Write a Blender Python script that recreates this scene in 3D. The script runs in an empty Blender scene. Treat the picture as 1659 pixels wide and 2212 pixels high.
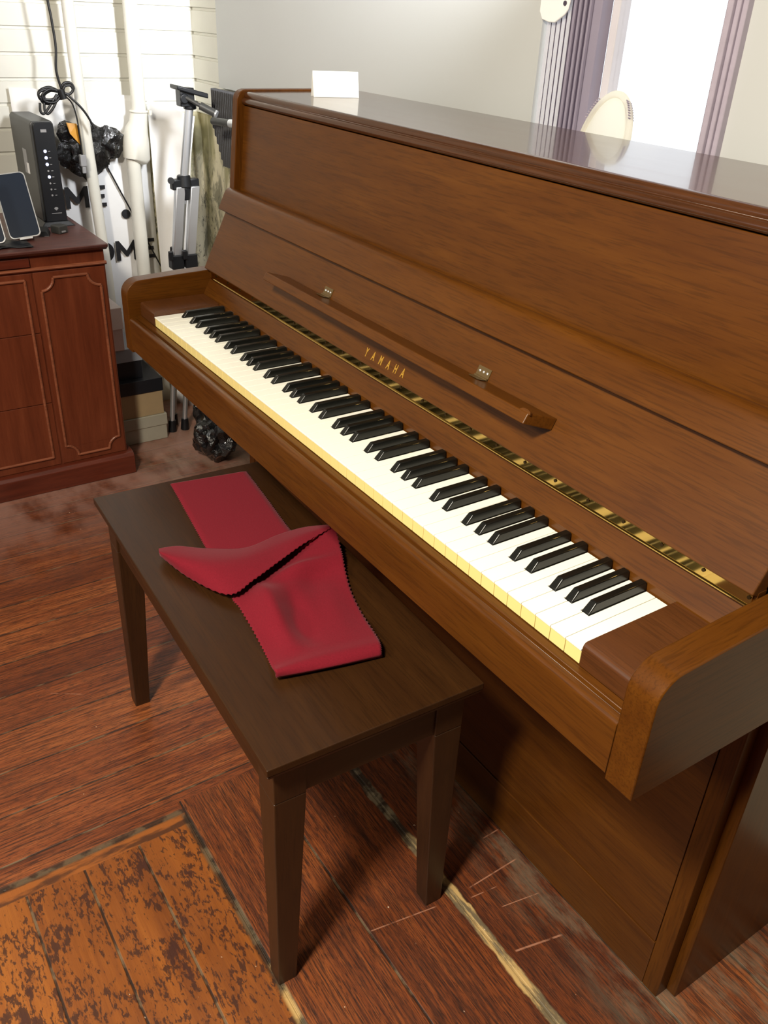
import bpy, bmesh, math, random
from mathutils import Vector, Matrix, noise as mnoise
random.seed(7)
scn = bpy.context.scene
COL = scn.collection
K = 0.725            # key-top height above the floor; builders below use z relative to the white key tops
FL = -K

# ------------------------------------------------------------------ camera
cam = bpy.data.cameras.new('camera'); camo = bpy.data.objects.new('camera', cam); COL.objects.link(camo)
RT = Vector((0.551931, 0.832692, 0.044676)); DN = Vector((0.443050, -0.247435, -0.861674)); FW = Vector((-0.706455, 0.495378, -0.505492))
m = Matrix(((RT.x, -DN.x, -FW.x, 1.677329), (RT.y, -DN.y, -FW.y, -0.579678), (RT.z, -DN.z, -FW.z, 0.566053 + K), (0, 0, 0, 1)))
camo.matrix_world = m
cam.sensor_fit = 'HORIZONTAL'; cam.sensor_width = 36.0; cam.lens = 36.0 * 1858.92 / 1659.0
cam.clip_start = 0.02; cam.clip_end = 200
scn.camera = camo

# ------------------------------------------------------------------ view, world, lights
scn.view_settings.view_transform = 'Standard'; scn.view_settings.look = 'None'
scn.view_settings.exposure = 0.0; scn.view_settings.gamma = 1.0; scn.view_settings.use_curve_mapping = False
scn.cycles.use_denoising = True
scn.cycles.max_bounces = 8; scn.cycles.diffuse_bounces = 4; scn.cycles.glossy_bounces = 4
scn.cycles.transmission_bounces = 6; scn.cycles.transparent_max_bounces = 8
scn.cycles.caustics_reflective = False; scn.cycles.caustics_refractive = False
scn.cycles.sample_clamp_indirect = 6.0
w = bpy.data.worlds.new('sky'); scn.world = w; w.use_nodes = True
bg = w.node_tree.nodes['Background']; bg.inputs[0].default_value = (0.93, 0.96, 1.0, 1); bg.inputs[1].default_value = 1.6

def area(name, loc, direction, sx, sy, power, color, spread=180):
    l = bpy.data.lights.new(name, 'AREA'); l.shape = 'RECTANGLE'; l.size = sx; l.size_y = sy
    l.energy = power; l.color = color; l.spread = math.radians(spread)
    o = bpy.data.objects.new(name, l); COL.objects.link(o)
    o.location = (loc[0], loc[1], loc[2] + K)
    o.rotation_euler = Vector(direction).to_track_quat('-Z', 'Y').to_euler()
    return o
area('ceiling_lamp', (1.45, -1.20, 1.46), (-0.15, 0.6, -1), 0.24, 0.24, 68, (1.0, 0.91, 0.76))
area('far_fill_light', (0.95, -2.75, 1.85), (0, 0.9, -0.9), 0.7, 0.5, 52, (1.0, 0.89, 0.72))  # added low fill that brightens the lower panel and other front faces
area('front_fill_light', (-0.5, -3.05, 0.75), (-0.15, 1, -0.05), 1.3, 1.3, 6, (0.88, 0.94, 1.0))  # added cool ambient fill; the front wall has no window
area('back_window_daylight', (0.55, 0.51, 0.98), (-1, 0.045, -0.25), 0.14, 0.45, 6.5, (0.95, 0.97, 1.0), 58)

# ------------------------------------------------------------------ material helpers
def lin(r, g, b):
    f = lambda c: (c / 255 / 12.92) if c / 255 <= 0.04045 else ((c / 255 + 0.055) / 1.055) ** 2.4
    return (f(r), f(g), f(b), 1)
class NT:
    def __init__(s, name):
        s.m = bpy.data.materials.new(name); s.m.use_nodes = True; s.t = s.m.node_tree; s.b = s.t.nodes['Principled BSDF']
    def new(s, typ, **props):
        n = s.t.nodes.new(typ)
        for k, v in props.items(): setattr(n, k, v)
        return n
    def put(s, sock, v):
        if isinstance(v, bpy.types.NodeSocket): s.t.links.new(v, sock)
        elif v is not None: sock.default_value = v
    def math(s, op, a, b=None, c=None, clamp=False):
        n = s.new('ShaderNodeMath', operation=op, use_clamp=clamp)
        for i, v in enumerate((a, b, c)): s.put(n.inputs[i], v)
        return n.outputs[0]
    def mix(s, f, a, b, mode='MIX'):
        n = s.new('ShaderNodeMix', data_type='RGBA', blend_type=mode)
        s.put(n.inputs[0], f); s.put(n.inputs[6], a); s.put(n.inputs[7], b)
        return n.outputs[2]
    def coord(s, kind='Object'):
        return s.new('ShaderNodeTexCoord').outputs[kind]
    def pos(s):
        return s.new('ShaderNodeNewGeometry').outputs['Position']
    def scale(s, v, sc, loc=(0, 0, 0)):
        n = s.new('ShaderNodeMapping'); s.put(n.inputs[0], v); n.inputs['Scale'].default_value = sc; n.inputs['Location'].default_value = loc
        return n.outputs[0]
    def noise(s, v, sc, det=4, rough=0.55, dist=0.0, out='Fac'):
        n = s.new('ShaderNodeTexNoise'); s.put(n.inputs['Vector'], v); n.inputs['Scale'].default_value = sc
        n.inputs['Detail'].default_value = det; n.inputs['Roughness'].default_value = rough; n.inputs['Distortion'].default_value = dist
        return n.outputs[out]
    def ramp(s, f, stops):
        n = s.new('ShaderNodeValToRGB'); s.put(n.inputs[0], f); e = n.color_ramp.elements
        while len(e) < len(stops): e.new(0.5)
        for el, (p, c) in zip(e, stops):
            el.position = p; el.color = c if len(c) == 4 else (*c, 1)
        return n.outputs[0]
    def sep(s, v):
        n = s.new('ShaderNodeSeparateXYZ'); s.put(n.inputs[0], v); return n.outputs
    def step(s, v, lo, hi):
        n = s.new('ShaderNodeMapRange', interpolation_type='SMOOTHSTEP'); s.put(n.inputs[0], v); n.inputs[1].default_value = lo; n.inputs[2].default_value = hi
        return n.outputs[0]
    def bump(s, h, strength=0.2, dist=0.002):
        n = s.new('ShaderNodeBump'); s.put(n.inputs['Height'], h); n.inputs['Strength'].default_value = strength; n.inputs['Distance'].default_value = dist
        s.t.links.new(n.outputs[0], s.b.inputs['Normal'])
    def fin(s, color=None, rough=None, metal=None, coat=None, spec=None, coat_rough=None, **kw):
        B = s.b.inputs
        s.put(B['Base Color'], color); s.put(B['Roughness'], rough); s.put(B['Metallic'], metal); s.put(B['Coat Weight'], coat)
        s.put(B['Specular IOR Level'], spec); s.put(B['Coat Roughness'], coat_rough)
        for k, v in kw.items(): s.put(B[k], v)
        return s.m
def plain(name, rgb, rough=0.5, metal=0.0, var=0.06, vs=20, **kw):
    n = NT(name); c = lin(*rgb)
    f = n.noise(n.coord(), vs, 3)
    dark = tuple(x * (1 - var * 2) for x in c[:3]) + (1,); lite = tuple(min(1, x * (1 + var)) for x in c[:3]) + (1,)
    return n.fin(n.mix(f, dark, lite), rough, metal, **kw)
def wood(name, dark, mid, lite, axis='x', rough=0.3, coat=0.25, figure=3.0, pore=0.35, coat_rough=0.12, spec=0.5):
    n = NT(name); co = n.coord()
    a = {'x': (1, 0, 0), 'y': (0, 1, 0), 'z': (0, 0, 1)}[axis]
    v1 = n.scale(co, tuple(1.1 if q else 9.0 for q in a)); v2 = n.scale(co, tuple(9.0 if q else 190.0 for q in a)); v3 = n.scale(co, tuple(2.5 if q else 45.0 for q in a))
    f1 = n.noise(v1, figure, 5, 0.6, 0.4); f2 = n.noise(v2, 2.0, 3, 0.6); f3 = n.noise(v3, 1.5, 5, 0.6, 0.8)
    f = n.math('ADD', n.math('MULTIPLY', f1, 0.6), n.math('MULTIPLY', f3, 0.4))
    c = n.ramp(f, [(0.30, lin(*dark)), (0.52, lin(*mid)), (0.74, lin(*lite))])
    p = n.step(f2, 0.36, 0.52)
    c2 = n.mix(n.math('MULTIPLY', n.math('SUBTRACT', 1.0, p), pore), c, lin(*[x * 0.62 for x in dark]))
    n.bump(f2, 0.05, 0.001)
    r = n.math('ADD', rough - 0.04, n.math('MULTIPLY', f1, 0.08))
    return n.fin(c2, r, 0.0, coat, spec, coat_rough)

PW = ((72, 38, 9), (84, 47, 11), (97, 57, 15))
M = {}
M['piano'] = wood('piano_walnut', *PW, axis='x', rough=0.32, coat=0.07, coat_rough=0.18, spec=0.26)
M['piano_y'] = wood('piano_walnut_cross', *PW, axis='y', rough=0.32, coat=0.02, coat_rough=0.18, spec=0.13)
M['piano_z'] = wood('piano_walnut_upright', *PW, axis='z', rough=0.32, coat=0.02, coat_rough=0.18, spec=0.15)
M['lid'] = wood('piano_lid_gloss', (60, 33, 16), (70, 40, 20), (82, 48, 25), axis='x', rough=0.25, coat=0.55, coat_rough=0.06, spec=0.35)
M['block'] = wood('key_block_dark', (72, 40, 18), (82, 46, 20), (94, 54, 25), axis='x', rough=0.36, coat=0.2)
M['bench'] = wood('bench_dark_walnut', (45, 24, 8), (53, 30, 10), (63, 37, 13), axis='x', rough=0.40, coat=0.08, coat_rough=0.35, spec=0.3)
M['bench_y'] = wood('bench_dark_end', (45, 24, 8), (53, 30, 10), (63, 37, 13), axis='y', rough=0.42, coat=0.1, coat_rough=0.35)
M['bench_z'] = wood('bench_dark_upright', (45, 24, 8), (53, 30, 10), (63, 37, 13), axis='z', rough=0.42, coat=0.1, coat_rough=0.35)
M['cab'] = wood('cabinet_mahogany', (90, 40, 22), (108, 51, 29), (126, 64, 38), axis='z', rough=0.36, coat=0.3, pore=0.12, coat_rough=0.2)
M['cab_y'] = wood('cabinet_mahogany_long', (70, 27, 16), (96, 40, 24), (118, 54, 32), axis='y', rough=0.36, coat=0.3, pore=0.12, coat_rough=0.2)
M['cab_top'] = wood('cabinet_top_worn', (78, 44, 40), (104, 64, 58), (134, 92, 84), axis='y', rough=0.42, coat=0.2, figure=9)
M['cab_lip'] = wood('cabinet_moulding', (110, 58, 36), (140, 80, 54), (160, 98, 70), axis='y', rough=0.35, coat=0.2)
M['ivory'] = plain('key_white_plastic', (250, 249, 236), 0.22, var=0.01)
M['cream'] = plain('key_front_cream', (236, 216, 142), 0.35, var=0.03)
M['ebony'] = plain('key_black_plastic', (16, 17, 15), 0.28, var=0.05)
M['brass'] = plain('brass', (190, 160, 92), 0.10, 1.0, 0.05)
M['gold'] = plain('gold_lettering', (196, 150, 58), 0.35, 0.4)
M['screw'] = plain('dark_screw', (66, 50, 26), 0.4, 0.8)
M['nickel'] = plain('nickel_hinge', (112, 92, 60), 0.4, 0.5)
M['dark'] = plain('dark_interior', (22, 14, 10), 0.7)
M['chip'] = plain('pale_chip', (150, 112, 86), 0.5)
M['white_paint'] = plain('white_painted_board', (218, 217, 208), 0.5, var=0.07, vs=6)
M['pipe'] = plain('white_painted_pipe', (224, 222, 212), 0.35, var=0.06, vs=14)
M['paper'] = plain('white_paper', (238, 238, 238), 0.55, var=0.02)
M['card'] = plain('white_card', (246, 246, 242), 0.5, var=0.01)
M['ink'] = plain('black_ink', (20, 20, 24), 0.5)
M['pencil'] = plain('grey_print', (190, 190, 190), 0.6)
M['grey_wall'] = plain('grey_plasterboard', (192, 194, 193), 0.6, var=0.02, vs=3)
M['ceil'] = plain('ceiling_paint', (120, 116, 108), 0.7)
M['dark_wall'] = plain('brown_wall_paint', (66, 58, 50), 0.7)
M['dim_wall'] = plain('taupe_wall_paint', (112, 104, 94), 0.7)
M['black_plastic'] = plain('black_plastic', (24, 26, 30), 0.38)
M['router'] = plain('grey_plastic', (58, 58, 56), 0.42)
M['led'] = NT('blue_white_led').fin((0.5, 0.55, 0.9, 1), 0.4, **{'Emission Color': (0.62, 0.66, 1, 1), 'Emission Strength': 2.2})
M['mark'] = plain('light_mark', (150, 150, 152), 0.5)
M['glassblack'] = plain('phone_screen', (40, 48, 62), 0.22, var=0.02, spec=0.25)
M['silver'] = plain('silver_edge', (214, 216, 218), 0.25, 0.6)
M['alu'] = plain('brushed_aluminium', (214, 216, 220), 0.30, 0.75, var=0.03)
M['cable'] = plain('black_cable', (20, 20, 22), 0.42)
M['yellow'] = plain('amber_plastic', (206, 146, 44), 0.4)
M['foam'] = plain('dark_grey_foam', (70, 70, 72), 0.8)
M['boxgrey'] = plain('grey_card_box', (176, 172, 156), 0.55)
M['boxtan'] = plain('tan_card_box', (176, 152, 116), 0.55)
M['boxblack'] = plain('black_card_box', (26, 28, 34), 0.4)
M['boxsilver'] = plain('silver_card_lid', (150, 156, 166), 0.4)
M['boxpink'] = plain('pink_card_box', (206, 182, 176), 0.55)
M['boxwhite'] = plain('white_card_lid', (236, 224, 220), 0.5)
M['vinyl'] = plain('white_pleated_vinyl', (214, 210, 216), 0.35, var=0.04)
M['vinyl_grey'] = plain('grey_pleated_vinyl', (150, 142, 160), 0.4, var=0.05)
M['vinyl_dark'] = plain('dark_pleat_groove', (70, 60, 78), 0.6)
M['frame'] = plain('lilac_grey_window_frame', (176, 166, 180), 0.45, var=0.08, vs=60)
M['mirrorrim'] = plain('pale_rim', (226, 222, 210), 0.35)
M['mirror'] = plain('mirror_glass', (238, 234, 222), 0.06, 0.85, 0.0)
def glass():
    n = NT('window_glass'); t = n.t
    tr = n.new('ShaderNodeBsdfTransparent'); gl = n.new('ShaderNodeBsdfGlossy'); gl.inputs['Roughness'].default_value = 0.02
    mx = n.new('ShaderNodeMixShader'); mx.inputs[0].default_value = 0.05
    t.links.new(tr.outputs[0], mx.inputs[1]); t.links.new(gl.outputs[0], mx.inputs[2])
    t.links.new(mx.outputs[0], t.nodes['Material Output'].inputs[0])
    return n.m
def translucent(name, rgb, fac):
    n = NT(name); t = n.t; c = lin(*rgb)
    d = n.new('ShaderNodeBsdfDiffuse'); d.inputs[0].default_value = c
    tl = n.new('ShaderNodeBsdfTranslucent'); tl.inputs[0].default_value = c
    mx = n.new('ShaderNodeMixShader'); mx.inputs[0].default_value = fac
    t.links.new(d.outputs[0], mx.inputs[1]); t.links.new(tl.outputs[0], mx.inputs[2]); t.links.new(mx.outputs[0], t.nodes['Material Output'].inputs[0])
    return n.m
M['glass'] = glass()
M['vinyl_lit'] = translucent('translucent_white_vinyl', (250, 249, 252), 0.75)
M['frosted'] = translucent('frosted_pale_glass', (252, 250, 242), 0.78)
M['white_metal'] = plain('white_enamelled_metal', (245, 245, 245), 0.35, var=0.01)
def felt():
    n = NT('red_wool_felt'); co = n.coord()
    f = n.noise(n.scale(co, (420, 420, 420)), 1.0, 3, 0.7); g = n.noise(co, 9, 3)
    c = n.mix(f, lin(96, 11, 25), lin(132, 23, 40)); c = n.mix(n.math('MULTIPLY', g, 0.3), c, lin(110, 16, 28))
    n.bump(f, 0.35, 0.0008)
    return n.fin(c, 0.9, 0.0, None, 0.2, **{'Sheen Weight': 0.12, 'Sheen Roughness': 0.5, 'Sheen Tint': (1, 0.5, 0.55, 1)})
M['felt'] = felt()
def bagmat():
    n = NT('black_plastic_film'); f = n.noise(n.coord(), 26, 5, 0.6, 1.0); n.bump(f, 0.9, 0.01)
    return n.fin(lin(12, 13, 15), 0.16, 0.0, 0.6, 0.6)
M['bag'] = bagmat()
def stained():
    n = NT('stained_cream_plaster'); p = n.pos()
    x, y, z = n.sep(p)
    streak = n.noise(n.scale(p, (9, 9, 2.6)), 1.0, 5, 0.65, 0.6)
    blot = n.noise(n.scale(p, (16, 16, 9)), 1.0, 6, 0.7, 0.8)
    spots = n.noise(n.scale(p, (60, 60, 30)), 1.0, 4, 0.75)
    base = n.mix(streak, lin(214, 206, 176), lin(236, 230, 210))
    ol = n.math('MULTIPLY', n.step(streak, 0.44, 0.58), n.math('SUBTRACT', 1.0, n.step(x, -0.98, -0.90)))
    c = n.mix(n.math('MULTIPLY', ol, 0.7), base, lin(150, 144, 92))
    mold = n.math('MULTIPLY', n.step(blot, 0.47, 0.60), n.math('SUBTRACT', 1.0, n.step(z, 0.72, 0.98)))
    c = n.mix(n.math('MULTIPLY', mold, 0.75), c, lin(88, 88, 72))
    sp = n.math('MULTIPLY', n.step(spots, 0.58, 0.66), n.math('SUBTRACT', 1.0, n.step(z, 0.70, 0.95)))
    c = n.mix(n.math('MULTIPLY', sp, 0.8), c, lin(54, 56, 48))
    return n.fin(c, 0.75)
M['stained'] = stained()

def floormat():
    n = NT('worn_heart_pine_floor'); p = n.pos(); x, y, z = n.sep(p)
    def planks(u, v, wid, off, gap, rnd):
        # u across the boards, v along them
        q = n.math('DIVIDE', n.math('ADD', u, off), wid)
        idx = n.math('FLOOR', q); fr = n.math('SUBTRACT', q, idx)
        d = n.math('MULTIPLY', n.math('MINIMUM', fr, n.math('SUBTRACT', 1.0, fr)), wid)
        seam = n.math('SUBTRACT', 1.0, n.step(d, gap * 0.4, gap))
        wn = n.new('ShaderNodeTexWhiteNoise', noise_dimensions='1D'); n.put(wn.inputs['W'], n.math('ADD', idx, rnd))
        cv = n.new('ShaderNodeCombineXYZ'); n.put(cv.inputs[0], n.math('MULTIPLY', v, 1.0)); n.put(cv.inputs[1], u); n.put(cv.inputs[2], n.math('MULTIPLY', idx, 3.7))
        return idx, seam, wn.outputs[0], cv.outputs[0]
    def grain(cv, stretch, sc):
        return n.noise(n.scale(cv, (stretch, 1, 1)), sc, 6, 0.68, 0.35)
    # region A: boards along y on the left
    _, sA, rA, cA = planks(x, y, 0.107, 0.089, 0.0024, 3.0)
    gA = grain(cA, 0.03, 230); gA2 = grain(cA, 0.07, 46); pA = grain(cA, 0.06, 620)
    colA = n.ramp(n.math('ADD', n.math('MULTIPLY', gA2, 0.78), n.math('MULTIPLY', rA, 0.22)), [(0.28, lin(92, 41, 17)), (0.5, lin(134, 68, 31)), (0.75, lin(172, 100, 52))])
    colA = n.mix(n.math('MULTIPLY', n.math('SUBTRACT', 1.0, n.step(gA, 0.36, 0.56)), 0.75), colA, lin(48, 22, 14))
    colA = n.mix(n.math('MULTIPLY', n.math('SUBTRACT', 1.0, n.step(pA, 0.40, 0.50)), 0.8), colA, lin(34, 18, 13))
    # region B: boards along x beside and under the piano
    _, sB, rB, cB = planks(y, x, 0.158, 0.078, 0.0028, 11.0)
    gB = grain(cB, 0.03, 220); gB2 = grain(cB, 0.08, 38); pB = grain(cB, 0.06, 600)
    colB = n.ramp(n.math('ADD', n.math('MULTIPLY', gB2, 0.75), n.math('MULTIPLY', rB, 0.25)), [(0.28, lin(82, 37, 14)), (0.5, lin(122, 60, 24)), (0.74, lin(160, 88, 38))])
    colB = n.mix(n.math('MULTIPLY', n.math('SUBTRACT', 1.0, n.step(gB, 0.38, 0.58)), 0.75), colB, lin(50, 24, 15))
    colB = n.mix(n.math('MULTIPLY', n.math('SUBTRACT', 1.0, n.step(pB, 0.41, 0.51)), 0.8), colB, lin(36, 20, 13))
    # region C: worn orange patch
    _, sC, rC, cC = planks(y, x, 0.0955, 0.238 + 0.0955 * 6, 0.0028, 23.0)
    gC = grain(cC, 0.08, 30); wear = grain(cC, 0.38, 150); blot = n.noise(n.scale(cC, (0.7, 1, 1)), 24, 4, 0.6, 0.5); pC = grain(cC, 0.05, 420)
    colC = n.ramp(n.math('ADD', n.math('MULTIPLY', gC, 0.75), n.math('MULTIPLY', rC, 0.25)), [(0.28, lin(110, 56, 15)), (0.5, lin(144, 80, 24)), (0.74, lin(170, 102, 36))])
    colC = n.mix(n.math('MULTIPLY', n.math('SUBTRACT', 1.0, n.step(pC, 0.34, 0.46)), 0.35), colC, lin(110, 52, 22))
    wearm = n.math('SUBTRACT', 1.0, n.step(n.math('ADD', n.math('MULTIPLY', wear, 0.62), n.math('MULTIPLY', blot, 0.38)), 0.448, 0.49))
    colC = n.mix(n.math('MULTIPLY', wearm, 0.85), colC, lin(52, 26, 18))
    darkb = n.math('SUBTRACT', 1.0, n.step(blot, 0.30, 0.42))
    colC = n.mix(n.math('MULTIPLY', darkb, 0.6), colC, lin(66, 32, 24))
    # masks
    wob = n.math('MULTIPLY', n.math('SUBTRACT', n.noise(n.scale(p, (6, 6, 6)), 1.0, 3), 0.5), 0.004)
    mB = n.math('MAXIMUM', n.math('MULTIPLY', n.step(n.math('ADD', x, wob), 0.573, 0.575), n.step(n.math('ADD', y, wob), -0.242, -0.240)), n.step(n.math('ADD', x, wob), 0.599, 0.601))
    inC = n.math('MULTIPLY', n.step(n.math('ADD', x, wob), 0.602, 0.604), n.math('SUBTRACT', 1.0, n.step(n.math('ADD', y, wob), -0.239, -0.237)))
    strip = n.math('MULTIPLY', inC, n.math('SUBTRACT', 1.0, n.step(x, 0.628, 0.630)))
    col = n.mix(mB, colA, colB)
    seam = n.mix(mB, sA, sB)
    col = n.mix(inC, col, colC)
    seam = n.mix(inC, seam, sC)
    colS = n.mix(n.step(n.noise(n.scale(p, (60, 12, 1)), 1.0, 4), 0.42, 0.6), lin(84, 46, 22), lin(152, 86, 32))
    col = n.mix(strip, col, colS)
    seam = n.math('MULTIPLY', seam, n.math('SUBTRACT', 1.0, strip))
    # dirt in the seams
    dn = n.noise(n.scale(p, (22, 22, 22)), 1.0, 4)
    col = n.mix(n.math('MULTIPLY', seam, 0.9), col, n.mix(n.step(dn, 0.45, 0.62), lin(34, 24, 18), lin(112, 94, 70)))
    # edge gaps round the patch, dark with grey dust
    e1 = n.math('ABSOLUTE', n.math('SUBTRACT', n.math('ADD', x, wob), 0.598)); e1 = n.math('SUBTRACT', 1.0, n.step(e1, 0.003, 0.009))
    e1 = n.math('MULTIPLY', e1, n.math('SUBTRACT', 1.0, n.step(y, -0.24, -0.236)))
    e2 = n.math('ABSOLUTE', n.math('SUBTRACT', n.math('ADD', y, wob), -0.240)); e2 = n.math('SUBTRACT', 1.0, n.step(e2, 0.002, 0.009)); e2 = n.math('MULTIPLY', e2, n.step(x, 0.60, 0.61))
    edge = n.math('MAXIMUM', e1, e2)
    pale = n.step(n.math('ADD', x, n.math('MULTIPLY', dn, 0.2)), 1.02, 1.10)
    gapcol = n.mix(n.step(dn, 0.46, 0.56), lin(40, 32, 23), lin(92, 80, 60))
    col = n.mix(n.math('MULTIPLY', edge, 0.85), col, n.mix(pale, gapcol, n.mix(n.step(dn, 0.4, 0.56), lin(96, 84, 60), lin(206, 170, 108))))
    # filler strip in the joint in front of the piano
    fw = n.math('ADD', 0.004, n.math('MULTIPLY', n.noise(n.scale(p, (14, 14, 14)), 1.0, 4), 0.014))
    fd = n.math('ABSOLUTE', n.math('SUBTRACT', n.math('ADD', y, n.math('MULTIPLY', n.math('SUBTRACT', n.noise(n.scale(p, (30, 30, 30)), 1.0, 3), 0.5), 0.01)), 0.081))
    fm = n.math('MULTIPLY', n.math('SUBTRACT', 1.0, n.step(n.math('SUBTRACT', fd, fw), -0.003, 0.001)), mB)
    fcol = n.mix(n.step(n.noise(n.scale(p, (10, 60, 1)), 1.0, 5, 0.7), 0.42, 0.58), lin(112, 100, 76), lin(206, 172, 112))
    fcol = n.mix(n.step(n.math('ADD', x, n.math('MULTIPLY', dn, 0.35)), 0.98, 1.14), n.mix(n.step(dn, 0.46, 0.6), lin(50, 42, 32), lin(124, 112, 88)), fcol)
    col = n.mix(n.math('MULTIPLY', fm, 0.9), col, fcol)
    # dust beside the piano foot; at far left, dust plus painted-in wall glare
    du = n.noise(n.scale(p, (9, 26, 9)), 1.0, 5, 0.7)
    dz = n.math('MULTIPLY', n.step(y, 0.12, 0.22), n.step(du, 0.40, 0.66))
    col = n.mix(n.math('MULTIPLY', dz, 0.5), col, lin(124, 112, 92))
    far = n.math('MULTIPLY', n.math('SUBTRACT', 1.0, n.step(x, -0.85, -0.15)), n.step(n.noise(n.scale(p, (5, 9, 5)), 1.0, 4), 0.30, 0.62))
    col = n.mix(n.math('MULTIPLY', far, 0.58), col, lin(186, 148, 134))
    # scratches and pale flecks
    def scratch(x0, y0, x1, y1, wd):
        L = math.hypot(x1 - x0, y1 - y0); ux, uy = (x1 - x0) / L, (y1 - y0) / L
        dx, dy = n.math('SUBTRACT', x, x0), n.math('SUBTRACT', y, y0)
        t = n.math('ADD', n.math('MULTIPLY', dx, ux), n.math('MULTIPLY', dy, uy))
        d = n.math('ABSOLUTE', n.math('SUBTRACT', n.math('MULTIPLY', dx, uy), n.math('MULTIPLY', dy, ux)))
        inside = n.math('MULTIPLY', n.step(t, 0.0, 0.004), n.math('SUBTRACT', 1.0, n.step(t, L - 0.01, L)))
        return n.math('MULTIPLY', inside, n.math('SUBTRACT', 1.0, n.step(d, wd * 0.4, wd)))
    sm = None
    for q in ((1.003, 0.108, 1.001, 0.222, 0.0016), (1.019, 0.101, 1.026, 0.156, 0.0012), (0.981, -0.076, 1.002, 0.045, 0.0014), (1.132, 0.102, 1.152, 0.190, 0.0022), (0.936, 0.195, 0.935, 0.236, 0.0016), (1.06, 0.135, 1.074, 0.21, 0.0011), (0.30, -0.62, 0.33, -0.52, 0.0012), (0.16, -0.36, 0.20, -0.30, 0.0011)):
        e = scratch(*q); sm = e if sm is None else n.math('MAXIMUM', sm, e)
    sm = n.math('MULTIPLY', sm, n.step(n.noise(n.scale(p, (40, 40, 1)), 1.0, 3), 0.34, 0.52))
    col = n.mix(n.math('MULTIPLY', sm, 0.6), col, lin(196, 140, 112))
    fl = n.noise(n.scale(p, (70, 90, 1)), 1.0, 2, 0.5)
    fleck = n.step(fl, 0.755, 0.78)
    col = n.mix(n.math('MULTIPLY', fleck, 0.8), col, lin(214, 186, 158))
    hgt = n.math('SUBTRACT', n.math('MULTIPLY', n.mix(mB, gA, gB), 0.35), n.math('ADD', seam, n.math('MULTIPLY', edge, 0.7)))
    n.bump(hgt, 0.35, 0.003)
    r = n.math('ADD', 0.40, n.math('MULTIPLY', n.noise(n.scale(p, (12, 12, 1)), 1.0, 4), 0.2))
    return n.fin(col, r, 0.0, 0.2, 0.5, 0.3)
M['floor'] = floormat()

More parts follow.
